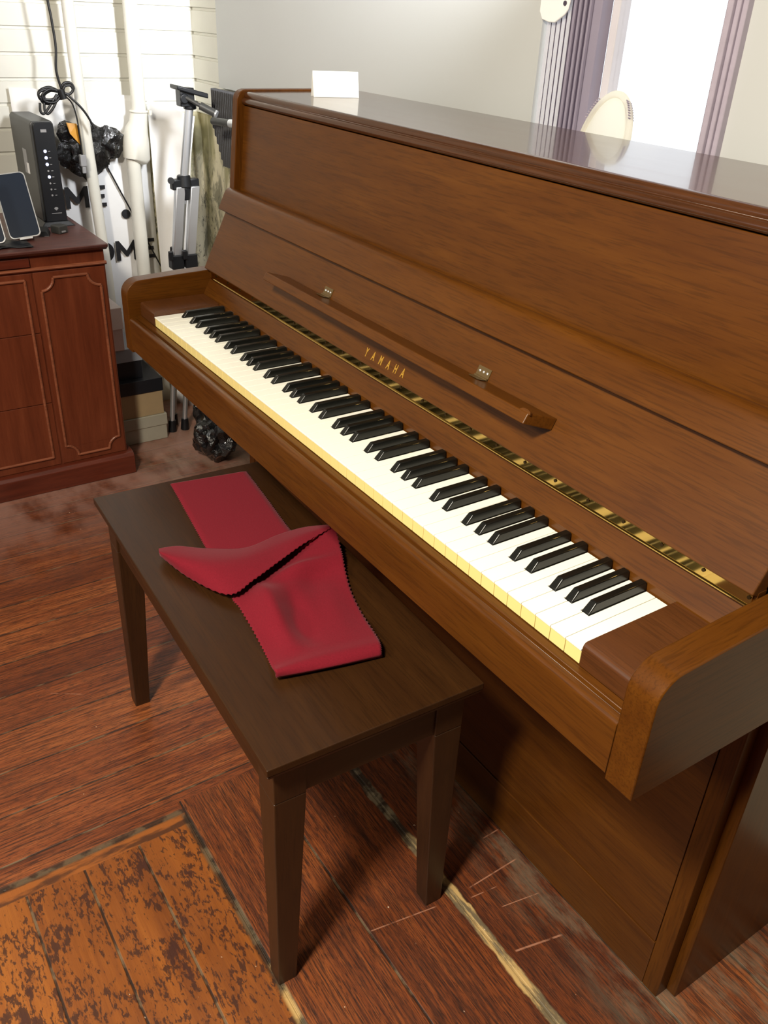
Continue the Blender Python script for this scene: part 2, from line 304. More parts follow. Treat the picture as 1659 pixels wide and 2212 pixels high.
# ------------------------------------------------------------------ mesh helpers
class MB:
    def __init__(s): s.v = []; s.f = []; s.mi = []; s.T = None
    def add(s, verts, faces, mi=0):
        b = len(s.v)
        s.v += [(s.T @ Vector(v)) if s.T else Vector(v) for v in verts]
        for f in faces: s.f.append(tuple(i + b for i in f)); s.mi.append(mi)
        return s
    def box(s, x0, x1, y0, y1, z0, z1, mi=0):
        return s.add([(x0, y0, z0), (x1, y0, z0), (x1, y1, z0), (x0, y1, z0), (x0, y0, z1), (x1, y0, z1), (x1, y1, z1), (x0, y1, z1)],
                     [(0, 3, 2, 1), (4, 5, 6, 7), (0, 1, 5, 4), (1, 2, 6, 5), (2, 3, 7, 6), (3, 0, 4, 7)], mi)
    def hexa(s, b, t, mi=0):
        return s.add(list(b) + list(t), [(0, 3, 2, 1), (4, 5, 6, 7), (0, 1, 5, 4), (1, 2, 6, 5), (2, 3, 7, 6), (3, 0, 4, 7)], mi)
    def prism(s, prof, a0, a1, axis='x', mi=0):
        # prof: points in the plane across the axis; x:(y,z) y:(x,z) z:(x,y)
        def P(p, a):
            return {'x': (a, p[0], p[1]), 'y': (p[0], a, p[1]), 'z': (p[0], p[1], a)}[axis]
        n = len(prof)
        area2 = sum(prof[i][0] * prof[(i + 1) % n][1] - prof[(i + 1) % n][0] * prof[i][1] for i in range(n))
        if (area2 < 0) != (axis == 'y'): prof = prof[::-1]
        v = [P(p, a0) for p in prof] + [P(p, a1) for p in prof]
        f = [tuple(range(n - 1, -1, -1)), tuple(range(n, 2 * n))] + [(i, (i + 1) % n, n + (i + 1) % n, n + i) for i in range(n)]
        return s.add(v, f, mi)
    def tube(s, pts, r, seg=10, mi=0, cap=True):
        pts = [Vector(p) for p in pts]; rs = r if isinstance(r, (list, tuple)) else [r] * len(pts)
        up = None; v = []; f = []
        for i, p in enumerate(pts):
            d = (pts[min(i + 1, len(pts) - 1)] - pts[max(i - 1, 0)]).normalized()
            if up is None: up = d.orthogonal().normalized()
            else:
                up = (up - d * up.dot(d))
                up = up.normalized() if up.length > 1e-6 else d.orthogonal().normalized()
            sd = d.cross(up)
            for k in range(seg):
                a = 2 * math.pi * k / seg
                v.append(p + (up * math.cos(a) + sd * math.sin(a)) * rs[i])
        n = len(pts)
        for i in range(n - 1):
            for k in range(seg):
                f.append((i * seg + k, i * seg + (k + 1) % seg, (i + 1) * seg + (k + 1) % seg, (i + 1) * seg + k))
        if cap: f.append(tuple(range(seg - 1, -1, -1))); f.append(tuple((n - 1) * seg + k for k in range(seg)))
        return s.add(v, f, mi)
    def grid(s, rows, mi=0):
        n = len(rows[0]); v = [p for r in rows for p in r]
        f = [(i * n + j, i * n + j + 1, (i + 1) * n + j + 1, (i + 1) * n + j) for i in range(len(rows) - 1) for j in range(n - 1)]
        return s.add(v, f, mi)
    def build(s, name, mats, parent=None, origin=(0, 0, 0), bevel=0, seg=2, smooth=30, solid=0):
        me = bpy.data.meshes.new(name); o = bpy.data.objects.new(name, me); COL.objects.link(o)
        org = Vector(parent['o'] if parent is not None and 'o' in parent else origin)
        me.from_pydata([tuple(v - org) for v in s.v], [], s.f)
        for mm in (mats if isinstance(mats, (list, tuple)) else [mats]): me.materials.append(M[mm])
        for p, i in zip(me.polygons, s.mi): p.material_index = i
        bm = bmesh.new(); bm.from_mesh(me); bmesh.ops.recalc_face_normals(bm, faces=bm.faces); bm.to_mesh(me); bm.free()
        if smooth:
            for p in me.polygons: p.use_smooth = True
            me.set_sharp_from_angle(angle=math.radians(smooth))
        if solid:
            md = o.modifiers.new('thick', 'SOLIDIFY'); md.thickness = solid; md.offset = -1
        if bevel:
            md = o.modifiers.new('edge', 'BEVEL'); md.width = bevel; md.segments = seg; md.limit_method = 'ANGLE'; md.angle_limit = math.radians(35)
        if parent is not None:
            o.parent = parent; o['o'] = tuple(org)
        else:
            o.location = (org.x, org.y, org.z + K); o['o'] = tuple(org)
        return o
def thing(name, label, cat, loc, group=None):
    o = bpy.data.objects.new(name, None); COL.objects.link(o); o.empty_display_size = 0.05
    o.location = (loc[0], loc[1], loc[2] + K); o['o'] = tuple(loc)
    return tag(o, label, cat, group)
def tag(o, label, cat, group=None):
    o['label'] = label; o['category'] = cat
    if group: o['group'] = group
    return o
def struct(o): o['kind'] = 'structure'; return o
def arc(cx, cy, r, a0, a1, n):
    return [(cx + r * math.cos(math.radians(a0 + (a1 - a0) * i / n)), cy + r * math.sin(math.radians(a0 + (a1 - a0) * i / n))) for i in range(n + 1)]
def text_mesh(body, size, fr, up, org, extr=0.0004, sx=1.0, spacing=1.0, bold=0.0):
    # letters as a mesh lying in the plane spanned by fr (reading direction) and up
    cu = bpy.data.curves.new('t', 'FONT'); cu.body = body; cu.size = size; cu.extrude = extr; cu.space_character = spacing; cu.offset = bold
    o = bpy.data.objects.new('t', cu); COL.objects.link(o)
    bpy.context.view_layer.update()
    me = bpy.data.meshes.new_from_object(o.evaluated_get(bpy.context.evaluated_depsgraph_get()))
    fr = Vector(fr).normalized(); up = Vector(up).normalized(); nn = fr.cross(up)
    mb = MB()
    mb.add([Vector(org) + fr * (v.co.x * sx) + up * v.co.y + nn * v.co.z for v in me.vertices], [tuple(p.vertices) for p in me.polygons])
    bpy.data.objects.remove(o); bpy.data.curves.remove(cu); bpy.data.meshes.remove(me)
    return mb
def catmull(P, n):
    P = [Vector(p) for p in P]; out = []
    for i in range(len(P) - 1):
        p0 = P[max(i - 1, 0)]; p1 = P[i]; p2 = P[i + 1]; p3 = P[min(i + 2, len(P) - 1)]
        for k in range(n):
            t = k / n
            out.append(0.5 * ((2 * p1) + (p2 - p0) * t + (2 * p0 - 5 * p1 + 4 * p2 - p3) * t * t + (3 * p1 - p0 - 3 * p2 + p3) * t ** 3))
    out.append(P[-1]); return out

# ------------------------------------------------------------------ room
XW, YW, XR, YF, ZC = -1.23, 0.64, 3.1, -3.2, 1.95
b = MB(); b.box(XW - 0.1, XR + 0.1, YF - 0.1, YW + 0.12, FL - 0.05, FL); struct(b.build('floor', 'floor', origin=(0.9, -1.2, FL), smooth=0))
b = MB(); b.box(XW - 0.1, XR + 0.1, YF - 0.1, YW + 0.12, ZC, ZC + 0.06); struct(b.build('ceiling', 'ceil', origin=(0.9, -1.2, ZC), smooth=0))
b = MB()   # back wall with the window opening
wx0, wx1, wz0, wz1 = 0.386, 0.784, 0.27, 1.45
b.box(XW, wx0, YW, YW + 0.12, FL, ZC); b.box(wx1, XR, YW, YW + 0.12, FL, ZC); b.box(wx0, wx1, YW, YW + 0.12, FL, wz0); b.box(wx0, wx1, YW, YW + 0.12, wz1, ZC)
struct(b.build('wall_back', 'stained', origin=(0.9, YW, FL), smooth=0))
b = MB(); b.box(XR, XR + 0.1, YF, YW, FL, ZC); struct(b.build('wall_right', 'dark_wall', origin=(XR, -1.2, FL), smooth=0))
b = MB(); b.box(XW, XR, YF - 0.1, YF, FL, ZC); struct(b.build('wall_front', 'dark_wall', origin=(0.9, YF, FL), smooth=0))
# left wall of narrow horizontal boards (real grooves)
def boards(mb, axis, at, sgn, a0, a1, z0, z1, pitch=0.066, z_ref=0.338):
    zs = []; k = math.floor((z0 - z_ref) / pitch)
    prof = [(at, z0)]
    z = z_ref + k * pitch
    while z < z1:
        if z > z0 + 0.006: prof += [(at + sgn * 0.012, z - 0.005), (at + sgn * 0.006, z - 0.0035), (at + sgn * 0.006, z + 0.0035), (at + sgn * 0.012, z + 0.005)] if z - 0.005 > z0 else []
        elif len(prof) == 1: prof.append((at + sgn * 0.012, z0))
        z += pitch
    prof += [(at + sgn * 0.012, z1), (at, z1)]
    mb.prism(prof, a0, a1, axis)
b = MB(); b.box(XW - 0.1, XW - 0.012, YF, YW + 0.12, FL, ZC); boards(b, 'y', XW - 0.012, 1, YF, YW, FL, ZC)
struct(b.build('wall_left', 'white_paint', origin=(XW, -1.2, FL), bevel=0.0008, smooth=0))
b = MB(); boards(b, 'x', YW, -1, XW, -0.86, 0.245, ZC); struct(b.build('trim_1', 'white_paint', origin=(-1.1, YW, 0.245), bevel=0.0008, smooth=0))
b = MB(); b.box(XW, XW + 0.003, 0.40, YW, FL, 0.245); struct(b.build('trim_3', 'stained', origin=(XW, 0.52, FL), smooth=0))
# grey plasterboard lining of the back wall
b = MB()
gy0 = YW - 0.028
b.box(-1.005, wx0 - 0.002, gy0, YW - 0.0125, 0.335, ZC); b.box(wx1 + 0.022, XR, gy0, YW - 0.0005, 0.15, ZC); b.box(-0.84, wx0 - 0.002, gy0, YW - 0.0005, FL, 0.335); b.box(wx0 - 0.002, wx1 + 0.022, gy0, YW - 0.0005, FL, wz0 - 0.04)
struct(b.build('trim_2', 'grey_wall', origin=(0.9, gy0, FL), smooth=0))
# window
win = struct(bpy.data.objects.new('window_1', None)); COL.objects.link(win); win.location = (0.61, YW, wz0 + K); win['o'] = (0.61, YW, wz0)
b = MB(); b.box(0.5135, 0.530, YW + 0.004, YW + 0.03, wz0, wz1); b.box(wx1 - 0.012, wx1 - 0.001, YW + 0.004, YW + 0.03, wz0, wz1); b.box(0.530, wx1 - 0.012, YW + 0.004, YW + 0.03, wz1 - 0.03, wz1); b.box(0.530, wx1 - 0.012, YW + 0.004, YW + 0.03, wz0, wz0 + 0.02)
b.build('sash', 'vinyl', win, bevel=0.002)
b = MB(); b.box(0.530, wx1 - 0.012, YW + 0.014, YW + 0.018, wz0 + 0.02, wz1 - 0.03); b.build('pane', 'glass', win)
b = MB()
for i, (x0, x1, dy) in enumerate(((0.771, 0.779, 0.0), (0.779, 0.789, 0.010), (0.789, 0.797, 0.004), (0.797, 0.806, 0.0))):
    b.box(x0, x1, gy0 - 0.012 - dy, YW - 0.001, wz0 - 0.02, wz1 + 0.02)
b.build('casing', 'frame', win, bevel=0.0015)
b = MB(); b.box(0.515, wx1 - 0.014, YW - 0.075, YW + 0.003, wz0 - 0.03, wz0 - 0.0005); b.build('sill', 'vinyl', win, bevel=0.003)

# pleated side curtain left of the window, with its white corner bracket
pl = thing('pleated_curtain', 'folded pleated vinyl side curtain hanging at the left edge of the bright window', 'curtain', (0.45, YW - 0.02, wz0))
x0, x1 = 0.388, 0.493; npl = 9; yb = YW + 0.006; yf = YW - 0.024
def pleats(k0, k1, gw):
    # pleat faces with deep grooves between them
    mb = MB(); step = (x1 - x0) / npl
    for k in range(k0, k1):
        xa = x0 + k * step
        mb.prism([(xa + step * gw, yf + 0.004), (xa + step * (gw + 0.14), yf), (xa + step * 0.93, yf), (xa + step * 0.99, yf + 0.004), (xa + step * 0.99, yf + 0.006), (xa + step * gw, yf + 0.006)], wz0 + 0.0005, wz1, 'z')
    return mb
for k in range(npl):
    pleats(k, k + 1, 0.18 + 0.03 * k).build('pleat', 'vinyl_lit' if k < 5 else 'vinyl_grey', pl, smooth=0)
b = MB(); st_ = (x1 - x0) / npl
b.prism([(x0 + st_ * 5, yf + 0.008), (x1, yf + 0.008), (x1, yf + 0.011), (x0 + st_ * 5, yf + 0.011)], wz0 + 0.0005, wz1, 'z')
for k in range(1, npl): b.box(x0 + k * st_ + 0.0001, x0 + k * st_ + st_ * (0.17 + 0.03 * k), yf + 0.002, yf + 0.0085, wz0 + 0.0005, wz1)
b.build('groove_backing', 'vinyl_dark', pl, smooth=0)
b = MB(); b.box(0.4935, 0.513, YW - 0.020, yb, wz0 + 0.0005, wz1); b.build('end_rail', 'vinyl_grey', pl, bevel=0.002)
b = MB(); yk = yf - 0.009
prof = [(x + 0.036, z) for x, z in [(0.342, 0.70), (0.342, 0.572), (0.350, 0.560), (0.368, 0.556), (0.384, 0.556), (0.394, 0.562), (0.406, 0.569), (0.412, 0.577), (0.414, 0.588), (0.414, 0.70)]]
b.prism([(p[0], p[1]) for p in prof], yk, yk + 0.004, 'y'); b.build('bracket', 'white_metal', pl, bevel=0.0015)
b = MB(); b.tube([(0.440, yk - 0.0015, 0.5855), (0.440, yk + 0.002, 0.5855)], 0.0038, 14); b.build('bracket_screw', 'vinyl_dark', pl)

# round mirror standing on the sill behind the piano
mr = thing('round_ornament', 'small round pale glass ornament with ribbed rim standing on the window sill behind the piano', 'ornament', (0.58, YW - 0.045, wz0))
cm = Vector((0.583, YW - 0.048, wz0 + 0.098)); uu = Vector((1.0, -0.12, 0)).normalized(); nn = Vector((-0.10, -0.95, 0.22)).normalized(); vv = nn.cross(uu).normalized(); uu = vv.cross(nn)
def ring(r, off, n=48, rx=0.62): return [cm + uu * (math.cos(2 * math.pi * k / n) * r * rx) + vv * (math.sin(2 * math.pi * k / n) * r) + nn * off for k in range(n + 1)]
b = MB(); b.tube(ring(0.094, 0), 0.006, 10, cap=False); b.build('rim', 'frosted', mr, smooth=60)
b = MB(); b.add(ring(0.091, 0.002)[:-1], [tuple(range(48))]); b.add(ring(0.091, -0.002)[:-1], [tuple(range(48))]); b.build('glass_disc', 'frosted', mr)
for a in list(range(38, 62, 3)) + list(range(125, 150, 3)):
    b = MB(); c, s_ = math.cos(math.radians(a)), math.sin(math.radians(a))
    b.tube([cm + uu * (c * 0.0975 * 0.62) + vv * (s_ * 0.0975) - nn * 0.006, cm + uu * (c * 0.101 * 0.62) + vv * (s_ * 0.101) + nn * 0.008], 0.0012, 6)
    b.build('rib', 'frame', mr)
b = MB(); b.tube(catmull([cm + uu * -0.055 - vv * 0.092 - nn * 0.004, cm + uu * -0.062 - nn * 0.014, cm + uu * -0.045 + vv * 0.07 - nn * 0.012], 8), 0.0035, 8); b.build('stand', 'mirrorrim', mr, smooth=60)

# ------------------------------------------------------------------ upright piano
P = thing('upright_piano', 'brown wooden upright piano with open fallboard and full keyboard', 'piano', (0.611, 0.26, FL))
XL, XRt = -0.098, 1.320         # outside of the case
AL0, AL1 = -0.117, -0.081       # arms
AR0, AR1 = 1.303, 1.339
FD = Vector((0, 0.4407, 0.8977)); FN = Vector((0, -0.8977, 0.4407)); FP = Vector((0, 0.148, 0.064))    # fallboard slope
def fall(x, s, o=0.0): return Vector((x, 0, 0)) + FP + FD * s + FN * o
# white keys
WK = 0.0235
names = 'ABCDEFG'
cuts = {'A': (0.0058, 0.0030), 'B': (0.0088, 0.0), 'C': (0.0, 0.0088), 'D': (0.0046, 0.0046), 'E': (0.0088, 0.0), 'F': (0.0, 0.0090), 'G': (0.0030, 0.0058)}
boff = {'A': 0.0030, 'C': -0.0028, 'D': 0.0028, 'F': -0.0030, 'G': 0.0}
key_cache = {}
BW = 0.0118     # width of a black key at its foot
for i in range(52):
    nm = names[i % 7]
    has_r = nm in boff and i < 51; prev = names[(i - 1) % 7]; has_l = prev in boff and i > 0
    lc = (boff[prev] + BW / 2 + 0.0006) if has_l else 0.0004
    rc = (BW / 2 - boff[nm] + 0.0006) if has_r else 0.0004
    key = (nm, has_l, has_r)
    if key not in key_cache:
        a0, a1, yb0, yend = 0.0004, WK - 0.0004, 0.0475, 0.1405
        def outline(y0):
            o = [(a0, y0), (a1, y0), (a1, yb0)]
            if has_r: o += [(WK - rc, yb0), (WK - rc, yend)]
            else: o += [(a1, yend)]
            if has_l: o += [(lc, yend), (lc, yb0), (a0, yb0)]
            else: o += [(a0, yend)]
            return o
        b = MB(); b.prism(outline(-0.0008), -0.0028, 0.0, 'z', 0); b.prism(outline(0.0), -0.0200, -0.0029, 'z', 1)
        o = b.build('white_key', ['ivory', 'cream'], None, bevel=0.0005, smooth=0)
        o.parent = P; key_cache[key] = o
    else:
        o = key_cache[key].copy(); COL.objects.link(o); o.parent = P
    o.location = Vector((i * WK, 0, 0)) - Vector(P['o'])
# black keys
b = MB(); hw, tw = BW / 2 - 0.0002, 0.0046
y0, y1 = 0.0485, 0.1405
b.hexa([(-hw, y0, -0.012), (hw, y0, -0.012), (hw, y1, -0.012), (-hw, y1, -0.012)], [(-hw, y0, 0.0004), (hw, y0, 0.0004), (hw, y1, 0.0004), (-hw, y1, 0.0004)])
b2 = MB()
b2.hexa([(-hw, y0, 0.0002), (hw, y0, 0.0002), (hw, y1, 0.0002), (-hw, y1, 0.0002)], [(-tw, y0 + 0.0105, 0.0118), (tw, y0 + 0.0105, 0.0118), (tw, y1, 0.0118), (-tw, y1, 0.0118)])
b2.add(b.v, b.f)
bk0 = None
for i in range(51):
    nm = names[i % 7]
    if nm not in boff: continue
    if bk0 is None:
        bk0 = b2.build('black_key', 'ebony', None, bevel=0.0013, seg=3, smooth=40); o = bk0
    else: o = bk0.copy(); COL.objects.link(o)
    o.parent = P; o.location = Vector(((i + 1) * WK + boff[nm], 0, 0)) - Vector(P['o'])
# key bed, keyslip, blocks
b = MB(); b.box(AL1 + 0.0005, AR0 - 0.0005, 0.0, 0.235, -0.0905, -0.0225); b.build('key_bed', 'piano', P, smooth=0)
prof = [(-0.0015, -0.0922), (-0.0275, -0.0922), (-0.0275, -0.0300)] + arc(-0.0215, -0.0285, 0.0060, 180, 90, 5) + [(-0.0165, -0.0225), (-0.0150, -0.0262), (-0.0128, -0.0262), (-0.0118, -0.0205), (-0.0015, -0.0200)]
b = MB(); b.prism(prof, AL1 + 0.0005, AR0 - 0.0005); b.build('keyslip', 'piano', P, bevel=0.0007, smooth=25)
for n_, (a, c) in enumerate(((AL1 + 0.0005, -0.0008), (1.2228, AR0 - 0.0005))):
    prof = [(-0.0008, -0.0205), (-0.0008, 0.0035)] + arc(0.0052, 0.0030, 0.0058, 180, 90, 5) + [(0.1418, 0.0088), (0.1418, -0.0205)]
    b = MB(); b.prism(prof, a, c); b.build('key_block', 'block', P, bevel=0.0012, smooth=40)
# arms
armp = [(-0.028, -0.0985), (-0.028, 0.0200)] + arc(0.0040, 0.0215, 0.0320, 180, 95, 10) + [(0.100, 0.0575), (0.245, 0.0615), (0.262, 0.050), (0.262, -0.1035)]
for a, c in ((AL0, AL1), (AR0, AR1)):
    b = MB(); b.prism(armp, a, c); b.build('arm', 'piano_y', P, bevel=0.0016, smooth=30)
# sloping fall strip behind the keys
b = MB(); b.prism([(0.1425, -0.018), (0.1425, 0.0105), (0.1590, 0.0405), (0.1640, 0.0425), (0.1720, 0.0425), (0.1720, -0.018)], AL1 + 0.0005, AR0 - 0.0005)
b.build('fall_strip', 'piano', P, bevel=0.001, smooth=0)
b = MB(); b.box(AL1 + 0.0005, AR0 - 0.0005, 0.1585, 0.172, 0.0428, 0.0640); b.build('hinge_rail', 'piano', P, smooth=0)
b = MB(); b.box(-0.066, 1.2985, 0.1562, 0.1584, 0.0450, 0.0640); b.tube([(-0.066, 0.1560, 0.0446), (1.2985, 0.1560, 0.0446)], 0.0019, 10)
hs = b.build('piano_hinge', 'brass', P, smooth=35)
for k in range(24):
    x = -0.04 + k * (1.335 / 23); b = MB(); b.tube([(x, 0.1550, 0.0555), (x, 0.1570, 0.0555)], 0.0022, 10); b.build('hinge_screw', 'screw', hs)
# fallboard
fx0, fx1 = -0.083, 1.302
def fprof(pts): return [tuple((FP + FD * s_ + FN * o_).yz) for s_, o_ in pts]
b = MB(); b.prism(fprof([(0.0, -0.022), (0.0, 0.0), (0.130, 0.0), (0.130, -0.022)]), fx0, fx1); fb = b.build('fallboard', 'piano', P, bevel=0.0015, smooth=0)
b = MB(); b.prism(fprof([(0.125, -0.030), (0.125, 0.012), (0.160, 0.012), (0.166, 0.0112), (0.172, 0.008), (0.176, 0.002), (0.178, -0.006), (0.178, -0.030)]), fx0 - 0.012, fx1 + 0.012)
b.build('fallboard_rail', 'piano', P, bevel=0.0012, smooth=40)
# maker's name
for ch, x in zip('YAMAHA', (0.5530, 0.5730, 0.5940, 0.6160, 0.6360, 0.6560)):
    t = text_mesh(ch, 0.0200, (1, 0, 0), FD, fall(x, 0.0115, 0.0003), 0.0002, 0.58, bold=0.0004); t.build('letter', 'gold', fb, smooth=0)
# music shelf on two hinges
sx0, sx1 = 0.245, 0.972
def sh(x, s_, o_): return fall(x, s_, o_)
ms = [[(0.0665, 0.0005), (0.0590, 0.0440), (0.0440, 0.0450), (0.0500, 0.0005)]]
b = MB()
for x_back, x_front, flip in ((sx0, sx0, 0),):
    A = [sh(sx0, *ms[0][0]), sh(sx0 - 0.004, *ms[0][1]), sh(sx0 - 0.004, *ms[0][2]), sh(sx0, *ms[0][3])]
    B = [sh(sx1, *ms[0][0]), sh(sx1 - 0.010, *ms[0][1]), sh(sx1 - 0.010, *ms[0][2]), sh(sx1, *ms[0][3])]
    b.hexa(A, B)
shelf = b.build('music_shelf', 'piano', P, bevel=0.0012, smooth=0)
b = MB(); cx = sx1 - 0.017; prof = [(-0.010, 0.0), (0.010, 0.0), (0.0085, 0.004), (0.002, 0.0055), (-0.006, 0.0045), (-0.0095, 0.002)]
b.add([sh(cx + u, 0.0575 + v, 0.0405) for u, v in prof] + [sh(cx + u, 0.0575 + v, 0.0435) for u, v in prof], [tuple(range(6)), tuple(range(6, 12))] + [(i, (i + 1) % 6, 6 + (i + 1) % 6, 6 + i) for i in range(6)])
b.build('shelf_stop', 'piano', shelf, smooth=0)
for x in (0.388, 0.818):
    b = MB(); h2 = 0.0135
    b.add([sh(x - h2, 0.0680, 0.0012), sh(x + h2, 0.0680, 0.0012), sh(x + h2, 0.0830, 0.0012), sh(x - h2, 0.0830, 0.0012), sh(x - h2, 0.0680, 0.0), sh(x + h2, 0.0680, 0.0), sh(x + h2, 0.0830, 0.0), sh(x - h2, 0.0830, 0.0)], [(0, 1, 2, 3), (4, 7, 6, 5), (0, 4, 5, 1), (1, 5, 6, 2), (2, 6, 7, 3), (3, 7, 4, 0)])
    def tp(u, o_): return sh(x + u, 0.0672 - 0.0095 * (o_ / 0.044) + 0.0010, o_)
    b.add([tp(-h2, 0.002), tp(h2, 0.002), tp(h2, 0.0125), tp(h2 - 0.004, 0.0165), tp(-h2 + 0.004, 0.0165), tp(-h2, 0.0125)], [(0, 1, 2, 3, 4, 5)])
    b.tube([sh(x - h2, 0.0680, 0.0020), sh(x + h2, 0.0680, 0.0020)], 0.0018, 8)
    hg = b.build('shelf_hinge', 'nickel', shelf, smooth=35)
    for u in (-0.008, 0.0, 0.008):
        b = MB(); b.tube([sh(x + u, 0.0762, 0.0010), sh(x + u, 0.0762, 0.0021)], [0.0021, 0.0013], 8)
        o = b.build('hinge_screw', 'silver', shelf, smooth=60)
# case sides
casep = [(0.262, FL), (0.262, -0.11), (0.262, 0.05), (0.205, 0.06), (0.2225, 0.230), (0.2365, 0.384)] + arc(0.2575, 0.3905, 0.0205, 172, 92, 7) + [(0.526, 0.411), (0.526, FL)]
for a, c in ((XL, XL + 0.022), (XRt - 0.022, XRt)):
    b = MB(); b.prism(casep, a, c); b.build('side_panel', 'piano_z', P, bevel=0.0016, smooth=30)
# lid with rounded double moulding
ix0, ix1 = XL + 0.0222, XRt - 0.0222
prof = [(0.526, 0.385), (0.526, 0.4075), (0.262, 0.4075)] + arc(0.2605, 0.3995, 0.0080, 90, 172, 6) + [(0.2535, 0.3965), (0.2505, 0.3955)] + arc(0.2525, 0.3895, 0.0062, 120, 250, 6) + [(0.258, 0.3820), (0.290, 0.3820), (0.300, 0.385)]
b = MB(); b.prism(prof, ix0, ix1); b.build('lid', 'lid', P, bevel=0.0006, smooth=40)
# upper panel
b = MB(); b.prism([(0.2335, 0.20), (0.2512, 0.3815), (0.2692, 0.3815), (0.2515, 0.20)], ix0 + 0.002, ix1 - 0.002); b.build('upper_panel', 'piano', P, bevel=0.001, smooth=0)
b = MB(); b.box(ix0, ix1, 0.275, 0.300, -0.02, 0.384); b.box(ix0, ix1, 0.30, 0.524, -0.02, 0.02); b.build('inner_frame', 'dark', P, smooth=0)
# lower panel, stiles, toe rail
b = MB(); b.box(-0.0535, 1.2755, 0.2380, 0.2580, -0.6222, -0.0995); b.build('lower_panel', 'piano', P, bevel=0.0012, smooth=0)
for a, c in ((-0.082, -0.055), (1.277, 1.304)):
    b = MB(); b.box(a, c, 0.237, 0.2615, FL + 0.0005, -0.0985); b.build('stile', 'piano_z', P, bevel=0.0012, smooth=0)
b = MB(); b.box(-0.0548, 1.2768, 0.2365, 0.2610, FL + 0.0005, -0.6240); b.build('toe_rail', 'piano', P, bevel=0.0015, smooth=0)
b = MB(); b.box(ix0, ix1, 0.500, 0.525, FL + 0.001, 0.384); b.build('back_panel', 'dark', P, smooth=0)

# ------------------------------------------------------------------ card on the lid
cd = thing('place_card', 'small white tent card standing on the piano lid', 'card', (0.059, 0.388, 0.4075))
p0, p1 = Vector((0.0465, 0.344, 0.4078)), Vector((0.0725, 0.4325, 0.4078)); wdir = (p1 - p0).normalized(); hn = Vector((wdir.y, -wdir.x, 0))
top = [p0 - hn * 0.012 + Vector((0, 0, 0.0455)), p1 - hn * 0.012 + Vector((0, 0, 0.0455))]
b = MB(); b.add([p0, p1, top[1], top[0]], [(0, 1, 2, 3)]); b.add([p0 - hn * 0.024, p1 - hn * 0.024, top[1], top[0]], [(0, 1, 2, 3)]); b.build('folded_card', 'card', cd, solid=0.0004, smooth=0)
upc = (top[0] - p0).normalized()
for s_, u0, u1, h in ((0.0012, 0.018, 0.082, 0.0375), (0.0012, 0.042, 0.072, 0.0295)):
    u = u0; b = MB()
    while u < u1:
        l = random.uniform(0.003, 0.008)
        q = p0 + wdir * u + upc * h + hn * 0.0004
        b.add([q, q + wdir * l, q + wdir * l + upc * s_ * random.uniform(0.6, 1.2), q + upc * s_], [(0, 1, 2, 3)]); u += l + 0.002
    b.build('handwriting', 'pencil', cd, smooth=0)

# ------------------------------------------------------------------ bench
BT = -0.240
bn = thing('piano_bench', 'dark brown wooden piano bench with tapered square legs in front of the keyboard', 'bench', (0.628, -0.080, FL))
bn['o'] = (0, 0, 0)
bn.rotation_euler.z = math.radians(-1.95)
Lb, Wb = 0.757, 0.332
def zb(z): return z - FL
b = MB(); b.hexa([(-Lb / 2 + 0.004, -Wb / 2 + 0.004, zb(BT - 0.0205)), (Lb / 2 - 0.004, -Wb / 2 + 0.004, zb(BT - 0.0205)), (Lb / 2 - 0.004, Wb / 2 - 0.004, zb(BT - 0.0205)), (-Lb / 2 + 0.004, Wb / 2 - 0.004, zb(BT - 0.0205))],
                 [(-Lb / 2, -Wb / 2, zb(BT - 0.012)), (Lb / 2, -Wb / 2, zb(BT - 0.012)), (Lb / 2, Wb / 2, zb(BT - 0.012)), (-Lb / 2, Wb / 2, zb(BT - 0.012))])
b.box(-Lb / 2, Lb / 2, -Wb / 2, Wb / 2, zb(BT - 0.012), zb(BT)); b.build('seat', 'bench', bn, bevel=0.0014, smooth=0)
lx, ly = Lb / 2 - 0.018, Wb / 2 - 0.016
az0, az1 = zb(BT - 0.088), zb(BT - 0.0207); t = 0.018
for s_ in (-1, 1):
    b = MB(); b.box(-lx + 0.03, lx - 0.03, min(s_ * (ly - 0.004), s_ * (ly - 0.022)), max(s_ * (ly - 0.004), s_ * (ly - 0.022)), az0, az1)
    b.build('apron', 'bench', bn, bevel=0.001, smooth=0)
for s_ in (-1, 1):
    b = MB(); b.box(min(s_ * (lx - 0.004), s_ * (lx - 0.022)), max(s_ * (lx - 0.004), s_ * (lx - 0.022)), -ly + 0.03, ly - 0.03, az0, az1)
    b.build('end_apron', 'bench_y', bn, bevel=0.001, smooth=0)
for sx_ in (-1, 1):
    for sy_ in (-1, 1):
        X, Y = sx_ * lx, sy_ * ly
        def q(wd, z): return [(X, Y, z), (X - sx_ * wd, Y, z), (X - sx_ * wd, Y - sy_ * wd, z), (X, Y - sy_ * wd, z)]
        b = MB(); b.hexa(q(0.030, 0.0), q(0.0475, az0)); b.hexa(q(0.0475, az0), q(0.0475, az1)); b.build('leg', 'bench_z', bn, bevel=0.0016, smooth=0)

